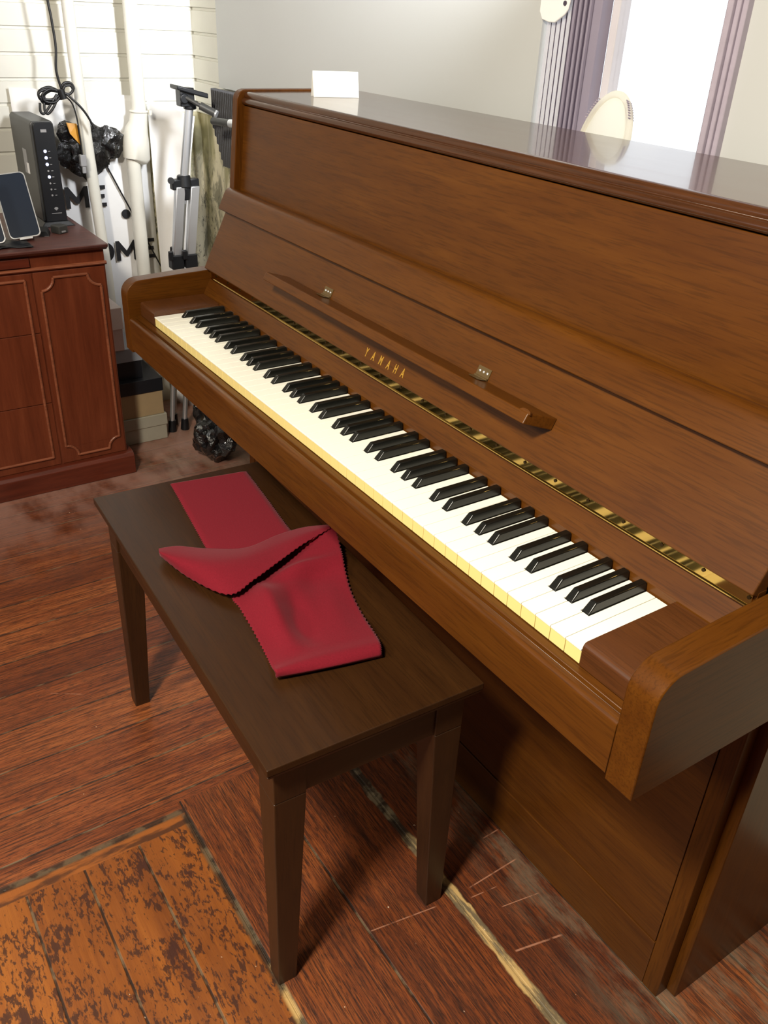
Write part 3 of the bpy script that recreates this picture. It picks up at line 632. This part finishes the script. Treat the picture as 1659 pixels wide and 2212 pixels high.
# ------------------------------------------------------------------ red felt key cover on the bench
CA = [[[0.265, -0.089, -0.238], [0.286, 0.056, -0.238]], [[0.386, -0.105, -0.238], [0.406, 0.042, -0.238]], [[0.505, -0.121, -0.238], [0.523, 0.027, -0.2372]], [[0.591, -0.132, -0.238], [0.601, 0.026, -0.238]]]
CB = [[[0.49, -0.199, -0.224], [0.509, -0.205, -0.218], [0.508, -0.204, -0.226]], [[0.489, -0.165, -0.23], [0.546, -0.187, -0.214], [0.583, -0.184, -0.232]], [[0.512, -0.124, -0.2350], [0.59, -0.15, -0.21], [0.663, -0.154, -0.224]], [[0.542, -0.067, -0.235], [0.602, -0.096, -0.212], [0.657, -0.107, -0.216]], [[0.534, -0.001, -0.234], [0.591, -0.039, -0.214], [0.636, -0.052, -0.212]], [[0.545, 0.043, -0.226], [0.59, 0.014, -0.208], [0.615, 0.005, -0.208]], [[0.581, 0.072, -0.21], [0.591, 0.07, -0.206], [0.597, 0.068, -0.206]]]
CC = [[[0.597, 0.001, -0.228], [0.61, 0.026, -0.21], [0.595, 0.056, -0.209], [0.593, 0.07, -0.206]], [[0.613, -0.059, -0.236], [0.612, -0.007, -0.226], [0.61, 0.039, -0.214], [0.604, 0.073, -0.208]], [[0.652, -0.137, -0.237], [0.643, -0.066, -0.234], [0.635, 0.015, -0.22], [0.653, 0.054, -0.218]], [[0.688, -0.145, -0.237], [0.692, -0.083, -0.222], [0.679, -0.01, -0.236], [0.684, 0.042, -0.228]], [[0.741, -0.151, -0.237], [0.734, -0.097, -0.228], [0.727, -0.028, -0.236], [0.736, 0.022, -0.235]], [[0.795, -0.159, -0.237], [0.781, -0.11, -0.235], [0.789, -0.052, -0.235], [0.795, 0.006, -0.236]], [[0.838, -0.168, -0.23], [0.837, -0.129, -0.228], [0.842, -0.072, -0.228], [0.854, -0.009, -0.228]], [[0.862, -0.174, -0.22], [0.866, -0.13, -0.22], [0.875, -0.076, -0.22], [0.886, -0.021, -0.22]], [[0.867, -0.174, -0.228], [0.876, -0.136, -0.228], [0.888, -0.084, -0.228], [0.898, -0.026, -0.228]], [[0.86, -0.169, -0.237], [0.871, -0.133, -0.237], [0.883, -0.08, -0.237], [0.896, -0.024, -0.237]]]
def cloth(mb, rows, nu, nv, z0, z1):
    # spline surface; zig-zag (pinked) long edges where z0 / z1 are set
    cols = [catmull([r[j] for r in rows], nu) for j in range(len(rows[0]))]
    R = [catmull([c[i] for c in cols], nv) if len(cols) > 2 else [c for c in [cols[0][i].lerp(cols[1][i], k / nv) for k in range(nv + 1)]] for i in range(len(cols[0]))]
    out = []
    for i, r in enumerate(R):
        r = list(r)
        if z0 and i % 2: r[0] = r[0] + (r[0] - r[1]).normalized() * 0.0028
        if z1 and i % 2: r[-1] = r[-1] + (r[-1] - r[-2]).normalized() * 0.0028
        out.append(r)
    mb.grid(out)
b = MB(); cloth(b, CA, 40, 16, True, True); cloth(b, CB, 12, 14, False, True)
nc = len(b.v); cloth(b, CC, 12, 12, True, True)
def ridge(v, a, c, wd, h):
    a, c = Vector(a), Vector(c); q = Vector((v.x, v.y)); t = (q - a).dot(c - a) / (c - a).length_squared
    e = max(0, -t, t - 1) * (c - a).length; t = min(1, max(0, t)); d = (q - a.lerp(c, t)).length
    return h * math.exp(-(d / wd) ** 2) * math.sin(math.pi * (0.12 + 0.76 * t))
for v in b.v[nc:]:
    v.z += ridge(v, (0.655, -0.100), (0.815, -0.125), 0.016, 0.013) + ridge(v, (0.650, -0.060), (0.665, 0.045), 0.014, 0.012) - ridge(v, (0.68, -0.062), (0.82, -0.092), 0.014, 0.008) + ridge(v, (0.70, 0.0), (0.83, -0.045), 0.02, 0.004)
for v in b.v: v.z = max(v.z, -0.2378)
o = b.build('felt_strip', 'felt', None, origin=(0.6, -0.06, BT), smooth=180, solid=0.0014)
tag(o, 'long red felt key cover folded over itself on the dark bench', 'cloth')

# ------------------------------------------------------------------ cabinet
cb = thing('sideboard', 'reddish brown wooden sideboard with moulded panels against the white wall', 'cabinet', (-0.95, -0.33, FL))
cy0, cy1 = -0.80, 0.126; cxf, cxb = -0.732, -1.185
b = MB(); b.box(cxb, cxf, cy0, cy1, FL + 0.06, -0.037); b.build('body', 'cab', cb, bevel=0.0015, smooth=0)
b = MB(); b.prism([(cxb - 0.004, -0.037), (cxf + 0.012, -0.037), (cxf + 0.020, -0.031), (cxf + 0.026, -0.028), (cxf + 0.029, -0.022), (cxf + 0.027, -0.019), (cxb - 0.004, -0.019)], cy0 - 0.004, cy1 + 0.006, 'y'); b.build('top', 'cab_top', cb, bevel=0.0012, smooth=30)
b = MB(); b.prism([(cxb, FL + 0.0005), (cxf + 0.020, FL + 0.0005), (cxf + 0.020, FL + 0.058), (cxf + 0.012, FL + 0.068), (cxf + 0.001, FL + 0.071), (cxb, FL + 0.071)], cy0 - 0.004, cy1 + 0.016, 'y'); b.build('plinth', 'cab_y', cb, bevel=0.0015, smooth=30)
b = MB(); b.prism([(cxf, -0.0805), (cxf + 0.006, -0.079), (cxf + 0.0085, -0.075), (cxf + 0.006, -0.071), (cxf, -0.0695)], cy0, cy1 + 0.003, 'y'); b.build('moulding', 'cab_lip', cb, smooth=50)
b = MB(); b.box(cxf - 0.004, cxf + 0.0085, -0.70, -0.074, -0.066, -0.043); b.build('pull_out_slide', 'cab_y', cb, bevel=0.0012, smooth=0)
def bead(path, r=0.0042, closed=True):
    mb = MB(); pts = [Vector((cxf + 0.004, y, z)) for y, z in path]
    if closed: pts.append(pts[0])
    for a, c in zip(pts[:-1], pts[1:]): mb.tube([a, c], r, 8)
    return mb
def notched(y0, y1, z0, z1, r):
    p = []
    for cy, cz, a0, a1 in ((y0, z1, 270, 360), (y1, z1, 180, 270), (y1, z0, 90, 180), (y0, z0, 0, 90)):
        p += arc(cy, cz, r, a0, a1, 7)
    return p
b = MB(); b.box(cxf - 0.004, cxf + 0.003, -0.0685, cy1 - 0.004, FL + 0.075, -0.083); dr = b.build('door', 'cab', cb, bevel=0.001, smooth=0)
bead(notched(-0.053, 0.107, -0.631, -0.100, 0.034)).build('door_bead', 'cab_lip', dr, smooth=60)
b = MB(); b.box(cxf + 0.0028, cxf + 0.0036, -0.045, 0.099, -0.60, -0.135); b.build('door_field', 'cab', dr, smooth=0)
for z0, z1 in ((-0.2465, -0.084), (-0.4525, -0.2485), (-0.650, -0.4545)):
    b = MB(); b.box(cxf - 0.004, cxf + 0.003, -0.66, -0.0725, z0, z1); b.build('drawer', 'cab', cb, bevel=0.001, smooth=0)
bead([(-0.64, -0.101), (-0.0925, -0.101), (-0.0925, -0.624), (-0.64, -0.624)]).build('drawer_bead', 'cab_lip', cb, smooth=60)
zt = -0.019
# router
rt = thing('internet_router', 'tall dark grey router with a column of lit indicator lights on the sideboard', 'router', (-1.02, 0.065, zt))
b = MB(); b.prism([(0.034, zt + 0.014), (0.034, 0.250), (0.040, 0.258), (0.092, 0.258), (0.097, 0.250), (0.099, zt + 0.014)], -1.188, -0.962, 'x'); b.build('housing', 'router', rt, bevel=0.003, smooth=0)
b = MB(); b.prism([(0.041, zt + 0.014)] + [(0.041, 0.242)] + arc(0.052, 0.244, 0.011, 180, 90, 5) + arc(0.084, 0.244, 0.011, 90, 0, 5) + [(0.099, zt + 0.014)], -0.962, -0.955, 'x'); fp = b.build('front_panel', 'black_plastic', rt, bevel=0.001, smooth=40)
b = MB(); b.hexa([(-1.10, 0.022, zt), (-0.945, 0.022, zt), (-0.945, 0.118, zt), (-1.10, 0.118, zt)], [(-1.09, 0.036, zt + 0.014), (-0.953, 0.036, zt + 0.014), (-0.953, 0.102, zt + 0.014), (-1.09, 0.102, zt + 0.014)]); b.build('base', 'black_plastic', rt, bevel=0.002, smooth=0)
for k, z in enumerate((0.182, 0.165, 0.148, 0.131, 0.115, 0.098, 0.082, 0.066)):
    y = 0.0635 + 0.0004 * k
    b = MB(); b.tube([(-0.9552, y, z), (-0.9540, y, z)], 0.0042 if k in (0, 1, 2, 4) else 0.0026, 12); b.build('indicator_light', 'led' if k in (0, 1, 2, 4) else 'mark', fp, smooth=0)
    b = MB(); b.box(-0.9552, -0.9545, y + 0.008, y + 0.0135, z - 0.0012, z + 0.0006); b.build('light_caption', 'mark', fp, smooth=0)
b = MB(); b.box(-0.9552, -0.9545, 0.0590, 0.0745, 0.2300, 0.2375); b.build('badge', 'mark', fp, smooth=0)
b = MB(); b.add([(-0.9546, 0.072 + u, 0.026 + v) for u, v in ((-0.006, 0.004), (-0.003, 0.0075), (0.003, 0.0075), (0.006, 0.004), (0, -0.002))], [(0, 1, 2, 3, 4)]); b.box(-0.9550, -0.9546, 0.058, 0.086, 0.016, 0.0178); b.build('badge', 'mark', fp, smooth=0)
b = MB(); b.box(-1.085, -1.045, 0.0335, 0.0342, 0.110, 0.175); b.build('sticker', 'mark', rt, smooth=0)
b = MB(); b.box(-1.058, -1.036, 0.0332, 0.0341, 0.112, 0.140); b.build('sticker', 'paper', rt, smooth=0)
# phones
def phone(cen, yaw, lean, label, lie=0.0):
    t_ = thing('smartphone', label, 'phone', (cen[0], cen[1], zt), 'smartphones leaning on stands')
    Rm = Matrix.Translation(Vector(cen)) @ Matrix.Rotation(yaw, 4, 'Z') @ Matrix.Rotation(-lean, 4, 'Y') @ Matrix.Rotation(lie, 4, 'X')
    W2, H, T = 0.0405, 0.172, 0.009; r = 0.012
    pr = arc(W2 - r, H - r, r, 0, 90, 5) + arc(-W2 + r, H - r, r, 90, 180, 5) + arc(-W2 + r, r, r, 180, 270, 5) + arc(W2 - r, r, r, 270, 360, 5)
    b = MB(); b.T = Rm; b.prism(pr, -T, 0, 'x'); b.build('case', 'silver', t_, bevel=0.0012, smooth=30)
    b = MB(); b.T = Rm; s = [(y * 0.93, H / 2 + (z - H / 2) * 0.965) for y, z in pr]; b.prism(s, 0.0002, 0.0006, 'x'); b.build('screen', 'glassblack', t_, smooth=0)
    b = MB(); b.T = Rm; b.prism([(-0.005, 0.0), (-0.012, 0.004), (-0.022, 0.09), (-0.062, 0.014), (-0.058, 0.010)], -0.02, 0.02, 'y')
    b.v = [Vector((v.x, v.y, max(v.z, zt))) for v in b.v]; b.build('stand', 'black_plastic', t_, smooth=0)
    b = MB(); b.T = Rm; b.box(0.000, 0.010, -0.017, 0.017, -0.0065, -0.0008); b.v = [Vector((v.x, v.y, max(v.z, zt))) for v in b.v]; b.build('stand_lip', 'silver', t_, bevel=0.001, smooth=0)
phone((-0.815, -0.052, zt + 0.008), math.radians(-12), math.radians(27), 'smartphone with grey screen leaning on a stand in front of the router', 0.12)
phone((-0.770, -0.152, zt + 0.008), math.radians(-12), math.radians(27), 'smartphone at the left picture edge leaning on a stand', 0.12)
ad = thing('power_adapter', 'small black power adapter lying on the sideboard beside the phones', 'adapter', (-0.88, 0.045, zt))
b = MB(); b.T = Matrix.Translation((-0.872, 0.052, zt)) @ Matrix.Rotation(0.5, 4, 'Z'); b.box(-0.018, 0.016, -0.016, 0.016, 0.0, 0.022); b.build('adapter_body', 'router', ad, bevel=0.003, smooth=0)
b = MB(); b.T = Matrix.Translation((-0.872, 0.052, zt)) @ Matrix.Rotation(0.5, 4, 'Z'); b.box(0.016, 0.0166, -0.008, 0.006, 0.004, 0.0085); b.build('adapter_label', 'mark', ad, smooth=0)
b = MB(); b.T = Matrix.Translation((-0.868, 0.006, zt)) @ Matrix.Rotation(-0.3, 4, 'Z'); b.hexa([(-0.026, -0.018, 0), (0.026, -0.018, 0), (0.026, 0.018, 0), (-0.026, 0.018, 0)], [(-0.02, -0.012, 0.018), (0.014, -0.010, 0.011), (0.014, 0.010, 0.011), (-0.02, 0.012, 0.018)])
tag(b.build('charger_block', 'black_plastic', None, origin=(-0.868, 0.006, zt), bevel=0.002, smooth=0), 'low black charger block lying between the router and the phones', 'charger')
b = MB(); rows = []
for i in range(9):
    rows.append([(-0.775 + 0.055 * math.sin(i * 0.7) * 0.2 + 0.09 * (i / 8 - 0.5) + 0.008 * math.sin(j), -0.20 + j * 0.018, zt + 0.002 + 0.003 * abs(math.sin(i * 1.3 + j * 0.9))) for j in range(9)])
b.grid(rows); tag(b.build('cloth_pouch', 'boxblack', None, origin=(-0.78, -0.13, zt), smooth=180, solid=0.0015), 'dark cloth scrap lying under the phone at the sideboard front edge', 'cloth')

# ------------------------------------------------------------------ sheets, sign, pipes and clutter in the corner
xs_ = -1.203
sg = thing('paper_banner', 'white paper banner with bold black letters leaning behind the pipes', 'banner', (xs_, 0.27, FL))
rows = []
for i in range(25):
    z = FL + 0.0 + (0.320 - FL) * i / 24; u = i / 24
    rows.append([(xs_ - 0.010 * u + 0.004 * math.sin(j * 0.9 + i * 0.4), 0.05 + 0.40 * j / 12, z - (0.028 * j / 12 if i == 24 else 0)) for j in range(13)])
b = MB(); b.grid(rows); b.build('sheet', 'paper', sg, smooth=180, solid=0.0008)
xt = xs_ + 0.0050
GL = {'M': [(0, 0), (0.2, 0), (0.2, 0.56), (0.46, 0.20), (0.60, 0.20), (0.86, 0.56), (0.86, 0), (1.06, 0), (1.06, 0.95), (0.88, 0.95), (0.53, 0.46), (0.18, 0.95), (0, 0.95)],
      'E': [(0, 0), (0.62, 0), (0.62, 0.17), (0.2, 0.17), (0.2, 0.39), (0.56, 0.39), (0.56, 0.56), (0.2, 0.56), (0.2, 0.78), (0.62, 0.78), (0.62, 0.95), (0, 0.95)],
      'H': [(0, 0), (0.2, 0), (0.2, 0.38), (0.6, 0.38), (0.6, 0), (0.8, 0), (0.8, 0.95), (0.6, 0.95), (0.6, 0.57), (0.2, 0.57), (0.2, 0.95), (0, 0.95)]}
def line(body, size, y0, z0):
    for ch, y in zip(body, y0):
        mb = MB()
        if ch == 'O':
            ro = arc(0.5, 0.475, 0.49, 0, 360, 36)[:-1]; ri = arc(0.5, 0.475, 0.28, 0, 360, 36)[:-1]
            mb.add([(xt, y + u * size, z0 + v * size) for u, v in ro + ri], [(k, (k + 1) % 36, 36 + (k + 1) % 36, 36 + k) for k in range(36)])
        else:
            mb.add([(xt, y + u * size, z0 + v * size) for u, v in GL[ch]], [tuple(range(len(GL[ch])))])
        mb.build('letter', 'ink', sg, smooth=0, solid=0.0004)
line('ME', 0.068, (0.164, 0.249), -0.024)
line('HOME', 0.068, (0.155, 0.231, 0.304, 0.394), -0.200)
b = MB(); b.tube([(xt, 0.276, 0.160), (xt, 0.456, -0.241)], 0.0026, 6); b.build('note_stem', 'ink', sg)
b = MB(); b.tube([(xt - 0.001, 0.350, -0.052), (xt + 0.001, 0.350, -0.052)], 0.0145, 20); b.build('note_head', 'ink', sg)
# curled poster in the corner
rows = []
for i in range(21):
    u = i / 20; z = FL + (0.290 - FL) * u
    yl, yr = 0.440, 0.50 + 0.065 * max(0, (z + 0.25) / 0.52)
    r = []
    for j in range(13):
        t_ = j / 12; r.append((-1.165 + 0.065 * t_ * t_ - 0.012 * math.sin(t_ * math.pi) * u, yl + (yr - yl) * t_, z - (0.045 * t_ if i > 17 else 0) * (i - 17) / 3))
    rows.append(r)
b = MB(); b.grid(rows); tag(b.build('poster_sheet', 'paper', None, origin=(-1.13, 0.48, FL), smooth=180, solid=0.0008), 'blank white curled poster sheet standing in the corner behind the tripod', 'poster')
# pipes
p1 = thing('drain_pipe', 'slim white painted pipe running down the wall beside the router', 'pipe', (-1.13, 0.25, FL))
b = MB(); b.tube([(-1.130, 0.250, FL), (-1.130, 0.2455, -0.20), (-1.130, 0.2325, 0.15), (-1.130, 0.224, 0.40), (-1.130, 0.222, ZC)], 0.0170, 20); b.build('pipe_run', 'pipe', p1, smooth=60)
p2 = thing('soil_pipe', 'thicker white painted pipe with a flared socket joint near the corner', 'pipe', (-1.165, 0.39, FL))
b = MB(); b.tube([(-1.160, 0.378, FL), (-1.160, 0.378, 0.12)], 0.0215, 24); b.build('lower_pipe', 'pipe', p2, smooth=60)
b = MB(); b.tube([(-1.160, 0.386, 0.112), (-1.160, 0.388, 0.116), (-1.160, 0.390, 0.122), (-1.160, 0.392, 0.172), (-1.160, 0.398, 0.205), (-1.160, 0.405, 0.222), (-1.160, 0.410, 0.250), (-1.160, 0.411, 0.258)], [0.0225, 0.034, 0.041, 0.0405, 0.034, 0.028, 0.0258, 0.0258], 24); b.build('socket', 'pipe', p2, smooth=60)
b = MB(); b.tube([(-1.160, 0.411, 0.25), (-1.160, 0.4125, 0.55), (-1.160, 0.400, ZC)], 0.0215, 20); b.build('upper_pipe', 'pipe', p2, smooth=60)
b = MB(); b.tube([(-1.160 + 0.0262 * math.cos(a), 0.411 + 0.0262 * math.sin(a), 0.256) for a in [2 * math.pi * k / 24 for k in range(25)]], 0.0035, 8, cap=False); b.box(-1.14, -1.128, 0.432, 0.440, 0.248, 0.262); b.build('pipe_clamp', 'pipe', p2, smooth=60)
# cable
cbx = -1.088
ca = thing('power_cable', 'black coiled power cable hanging from above against the slim pipe', 'cable', (cbx, 0.16, 0.30))
b = MB(); b.tube(catmull([(cbx, 0.155, ZC), (cbx, 0.150, 1.1), (cbx, 0.158, 0.60), (cbx, 0.163, 0.50), (cbx, 0.165, 0.43), (cbx, 0.158, 0.37), (cbx, 0.168, 0.315)], 8), 0.0036, 8); b.build('cord', 'cable', ca, smooth=60)
b = MB()
for k in range(7):
    a = random.uniform(-0.25, 0.25); L_ = random.uniform(0.045, 0.075)
    c0 = Vector((cbx + random.uniform(-0.008, 0.012), 0.165, 0.315)); d = Vector((0, -math.cos(a + 0.25), -math.sin(a + 0.25))) if k < 5 else Vector((0, 0.85, 0.5)).normalized()
    if k >= 5: L_ *= 0.55
    e = Vector((0, -d.z, d.y)) * random.uniform(0.010, 0.020)
    b.tube(catmull([c0, c0 + d * L_ * 0.5 + e, c0 + d * L_ + e * 0.5, c0 + d * L_ - e * 0.6, c0 + d * L_ * 0.5 - e, c0], 6), 0.0036, 8)
for off in (0.0, 0.012):
    b.tube(catmull([(cbx + 0.004, 0.150, 0.312), (cbx + 0.006, 0.128 + off, 0.285), (cbx + 0.006, 0.108 + off, 0.263), (cbx + 0.006, 0.098 + off, 0.268), (cbx + 0.004, 0.100 + off, 0.290)], 6), 0.0036, 8)
b.tube([(cbx + 0.008, 0.160, 0.325), (cbx + 0.008, 0.166, 0.300)], 0.011, 10)
b.build('coil', 'cable', ca, smooth=60)
b = MB(); b.tube(catmull([(cbx + 0.004, 0.166, 0.312), (cbx + 0.004, 0.188, 0.290), (cbx + 0.004, 0.197, 0.255), (cbx + 0.004, 0.200, 0.200), (cbx + 0.004, 0.200, 0.150)], 8), 0.0022, 8); b.tube(catmull([(cbx + 0.012, 0.176, 0.312), (cbx + 0.018, 0.208, 0.280), (cbx + 0.018, 0.228, 0.250), (cbx + 0.018, 0.240, 0.222)], 8), 0.0032, 8); b.build('lead', 'cable', ca, smooth=60)
b = MB(); b.box(cbx - 0.004, cbx + 0.012, 0.191, 0.209, 0.118, 0.150); b.box(cbx - 0.002, cbx + 0.008, 0.195, 0.206, 0.098, 0.118); b.build('plug', 'mark', ca, bevel=0.002, smooth=0)
# crumpled bags
def blob(name, cen, rad, seed, amp, label, cat, mat='bag', cut=None, sub=4, f=9.0, group=None):
    bm = bmesh.new(); bmesh.ops.create_icosphere(bm, subdivisions=sub, radius=1.0)
    cen = Vector(cen)
    for v in bm.verts:
        d = v.co.normalized()
        n1 = mnoise.noise(d * 1.7 + Vector((seed, 0, 0))); n2 = abs(mnoise.noise(d * 2.6 + Vector((0, seed, 3)))); n3 = mnoise.cell(d * 3.1 + Vector((5, 0, seed)))
        n4 = abs(mnoise.noise(Vector((d.x * 3, d.y * 3, d.z * 1.2)) * 1.7 + Vector((seed, 2, 0))))
        k = 1 + amp * n1 - amp * 0.7 * n2 - amp * 0.5 * n4
        v.co = Vector((d.x * rad[0] * k, d.y * rad[1] * k, d.z * rad[2] * k))
        if cut is not None: v.co.z = max(v.co.z, cut - cen.z)
    me = bpy.data.meshes.new(name); bm.to_mesh(me); bm.free(); me.materials.append(M[mat])
    for p in me.polygons: p.use_smooth = True
    me.set_sharp_from_angle(angle=math.radians(24))
    o = bpy.data.objects.new(name, me); COL.objects.link(o); o.location = cen + Vector((0, 0, K)); o['o'] = tuple(cen)
    if label: tag(o, label, cat, group)
    return o
hb = blob('plastic_bag', (-1.170, 0.236, 0.158), (0.021, 0.092, 0.080), 2.3, 0.40, 'crumpled black plastic bag stuffed behind the slim pipe', 'bag')
o = blob('bag_flap', (-1.170, 0.302, 0.150), (0.018, 0.052, 0.046), 7.7, 0.3, None, None); o.parent = hb; o.location = (0.0, 0.072, 0.012)
b = MB(); b.add([(-1.148, 0.190, 0.200), (-1.148, 0.216, 0.168), (-1.152, 0.214, 0.226), (-1.152, 0.184, 0.230)], [(0, 1, 2, 3)]); o = b.build('bag_label', 'yellow', hb, solid=0.002, smooth=0)
blob('plastic_bag', (-0.690, 0.402, FL + 0.078), (0.085, 0.075, 0.085), 4.1, 0.34, 'shiny crumpled black plastic bag on the floor under the left end of the keyboard', 'bag', cut=FL + 0.0005)
blob('plastic_bag', (-0.835, 0.468, FL + 0.085), (0.058, 0.075, 0.095), 9.4, 0.36, 'crumpled black plastic bag on the floor behind the shoe boxes', 'bag', cut=FL + 0.0005)
# dark ribbed mat hanging behind the piano end
b = MB(); prof = []
for k in range(14):
    x = -1.02 + k * 0.013; prof += [(x, YW - 0.040), (x + 0.006, YW - 0.052)]
prof += [(-0.838, YW - 0.036), (-1.02, YW - 0.036)]
b.prism(prof, 0.12, 0.332, 'z')
for v in b.v:
    if v.z < 0.2 and v.x < -0.95: v.z = 0.12 + (-0.95 - v.x) * 1.6
tag(b.build('ribbed_mat', 'foam', None, origin=(-0.93, YW - 0.05, 0.12), smooth=0), 'dark grey ribbed foam mat hanging on the back wall beside the piano end', 'mat')

# tripod in the corner
def tripod():
    t_ = thing('camera_tripod', 'silver and black folded camera tripod standing in the left corner', 'tripod', (-0.95, 0.44, FL))
    tx = -0.95
    def q(z): return 0.4585 + (z - 0.09) * 0.158       # lean of the column (y at height z)
    b = MB(); b.tube([(tx, q(0.02), 0.02), (tx, q(0.285), 0.285)], 0.0125, 18); b.build('centre_column', 'alu', t_, smooth=60)
    b = MB(); b.tube([(tx, q(-0.14), -0.14), (tx, q(0.02), 0.02)], 0.008, 14); b.build('brace_rod', 'alu', t_, smooth=60)
    b = MB(); c = Vector((tx, q(0.085), 0.085))
    b.tube([c - Vector((0, 0, 0.018)), c + Vector((0, 0, 0.016))], [0.024, 0.020], 12); b.tube([c - Vector((0, 0, 0.055)), c - Vector((0, 0, 0.018))], [0.016, 0.019], 12)
    for y in (-0.026, 0.028): b.box(tx - 0.012, tx + 0.014, c.y + y - 0.016, c.y + y + 0.016, c.z - 0.024, c.z + 0.006)
    b.build('collar', 'black_plastic', t_, bevel=0.003, smooth=30)
    b = MB(); b.tube([(tx + 0.01, c.y - 0.045, c.z + 0.004), (tx + 0.024, c.y - 0.050, c.z + 0.006)], 0.010, 10); b.build('collar_knob', 'black_plastic', t_, smooth=40)
    for (yt, yb_, x_) in ((0.441, 0.412, tx + 0.006), (0.486, 0.456, tx + 0.010), (0.470, 0.438, tx - 0.045)):
        b = MB(); zt_, zm, zb_ = 0.070, -0.128, FL + 0.02
        b.hexa([(x_ - 0.011, yb_ - 0.013, zm - 0.03), (x_ + 0.011, yb_ - 0.013, zm - 0.03), (x_ + 0.011, yb_ + 0.013, zm - 0.03), (x_ - 0.011, yb_ + 0.013, zm - 0.03)], [(x_ - 0.011, yt - 0.014, zt_), (x_ + 0.011, yt - 0.014, zt_), (x_ + 0.011, yt + 0.014, zt_), (x_ - 0.011, yt + 0.014, zt_)])
        yf_ = yb_ - 0.060
        b.tube([(x_, yb_, zm - 0.02), (x_, yf_, zb_)], 0.0085, 12)
        lg = b.build('leg', 'alu', t_, bevel=0.002, smooth=40)
        b = MB(); b.box(x_ - 0.017, x_ + 0.017, yb_ - 0.020, yb_ + 0.020, zm - 0.045, zm - 0.002); b.box(x_ + 0.012, x_ + 0.024, yb_ - 0.030, yb_ - 0.016, zm - 0.015, zm + 0.014); b.build('leg_lock', 'black_plastic', lg, bevel=0.003, smooth=0)
        b = MB(); b.tube([(x_, yf_ + 0.002, zb_ + 0.02), (x_, yf_, FL + 0.0005)], [0.012, 0.015], 12); b.build('rubber_foot', 'black_plastic', lg, smooth=40)
    h = Vector((tx, q(0.30), 0.30))
    b = MB(); b.tube([h - Vector((0, 0, 0.018)), h + Vector((0, 0, 0.006))], 0.019, 12); b.box(h.x - 0.02, h.x + 0.018, h.y - 0.034, h.y + 0.010, h.z - 0.010, h.z + 0.040); b.tube([h + Vector((0.018, -0.024, 0.012)), h + Vector((0.026, -0.024, 0.012))], 0.014, 14)
    b.hexa([(h.x - 0.03, h.y - 0.046, h.z + 0.036), (h.x + 0.03, h.y - 0.046, h.z + 0.036), (h.x + 0.03, h.y + 0.048, h.z + 0.012), (h.x - 0.03, h.y + 0.048, h.z + 0.012)], [(h.x - 0.03, h.y - 0.046, h.z + 0.048), (h.x + 0.03, h.y - 0.046, h.z + 0.048), (h.x + 0.03, h.y + 0.048, h.z + 0.026), (h.x - 0.03, h.y + 0.048, h.z + 0.026)])
    b.build('head', 'black_plastic', t_, bevel=0.003, smooth=30)
    b = MB(); b.tube([h + Vector((0.02, -0.02, 0.016)), h + Vector((0.05, 0.012, -0.004))], 0.006, 10); b.tube([h + Vector((0.05, 0.012, -0.004)), h + Vector((0.075, 0.046, -0.022))], 0.011, 12); b.build('pan_handle', 'router', t_, smooth=40)
    b = MB(); b.tube([h + Vector((0.075, 0.046, -0.022)), h + Vector((0.079, 0.050, -0.0245))], 0.0105, 12); b.build('handle_end', 'silver', t_, smooth=40)
tripod()
st = thing('light_stand', 'second metal stand behind the piano end, only its grey handle bar showing', 'stand', (-0.60, 0.575, FL))
b = MB(); b.tube([(-0.60, 0.575, FL + 0.0005), (-0.60, 0.575, 0.268)], 0.012, 14); b.build('pole', 'alu', st, smooth=60)
b = MB(); b.tube([(-0.60, 0.575, 0.268), (-0.84, 0.515, 0.262)], 0.0105, 14); b.build('handle_bar', 'router', st, smooth=60)
b = MB(); b.tube([(-0.735, 0.5415, 0.2647), (-0.765, 0.534, 0.2640)], 0.0114, 14); b.build('bar_ring', 'silver', st, smooth=60)
# stacked boxes
def carton(label, x0, x1, y0, y1, z0, zl, z1, mb, ml, grp='shoe boxes stacked beside the sideboard'):
    t_ = thing('shoe_box', label, 'box', ((x0 + x1) / 2, (y0 + y1) / 2, z0), grp)
    b = MB(); b.box(x0 + 0.003, x1 - 0.003, y0 + 0.003, y1 - 0.003, z0 + 0.0005, z1 - 0.004); b.build('box_body', mb, t_, bevel=0.0015, smooth=0)
    b = MB(); b.box(x0, x1, y0, y1, zl, z1); b.build('box_lid', ml, t_, bevel=0.0015, smooth=0)
carton('pale grey shoe box at the bottom of the stack beside the sideboard', -1.09, -0.899, 0.150, 0.322, FL, -0.673, -0.634, 'boxgrey', 'boxgrey')
carton('tan shoe box with a black lid, second from the bottom of the stack', -1.09, -0.902, 0.150, 0.318, -0.634, -0.552, -0.507, 'boxtan', 'boxblack')
carton('black box with a silvery lid near the top of the stack', -1.09, -0.925, 0.150, 0.266, -0.507, -0.447, -0.404, 'boxblack', 'boxsilver')
carton('pinkish white box on top of the stack beside the sideboard', -1.09, -0.915, 0.150, 0.214, -0.404, -0.334, -0.266, 'boxpink', 'boxwhite')

for o in bpy.data.objects:
    if 'o' in o: del o['o']
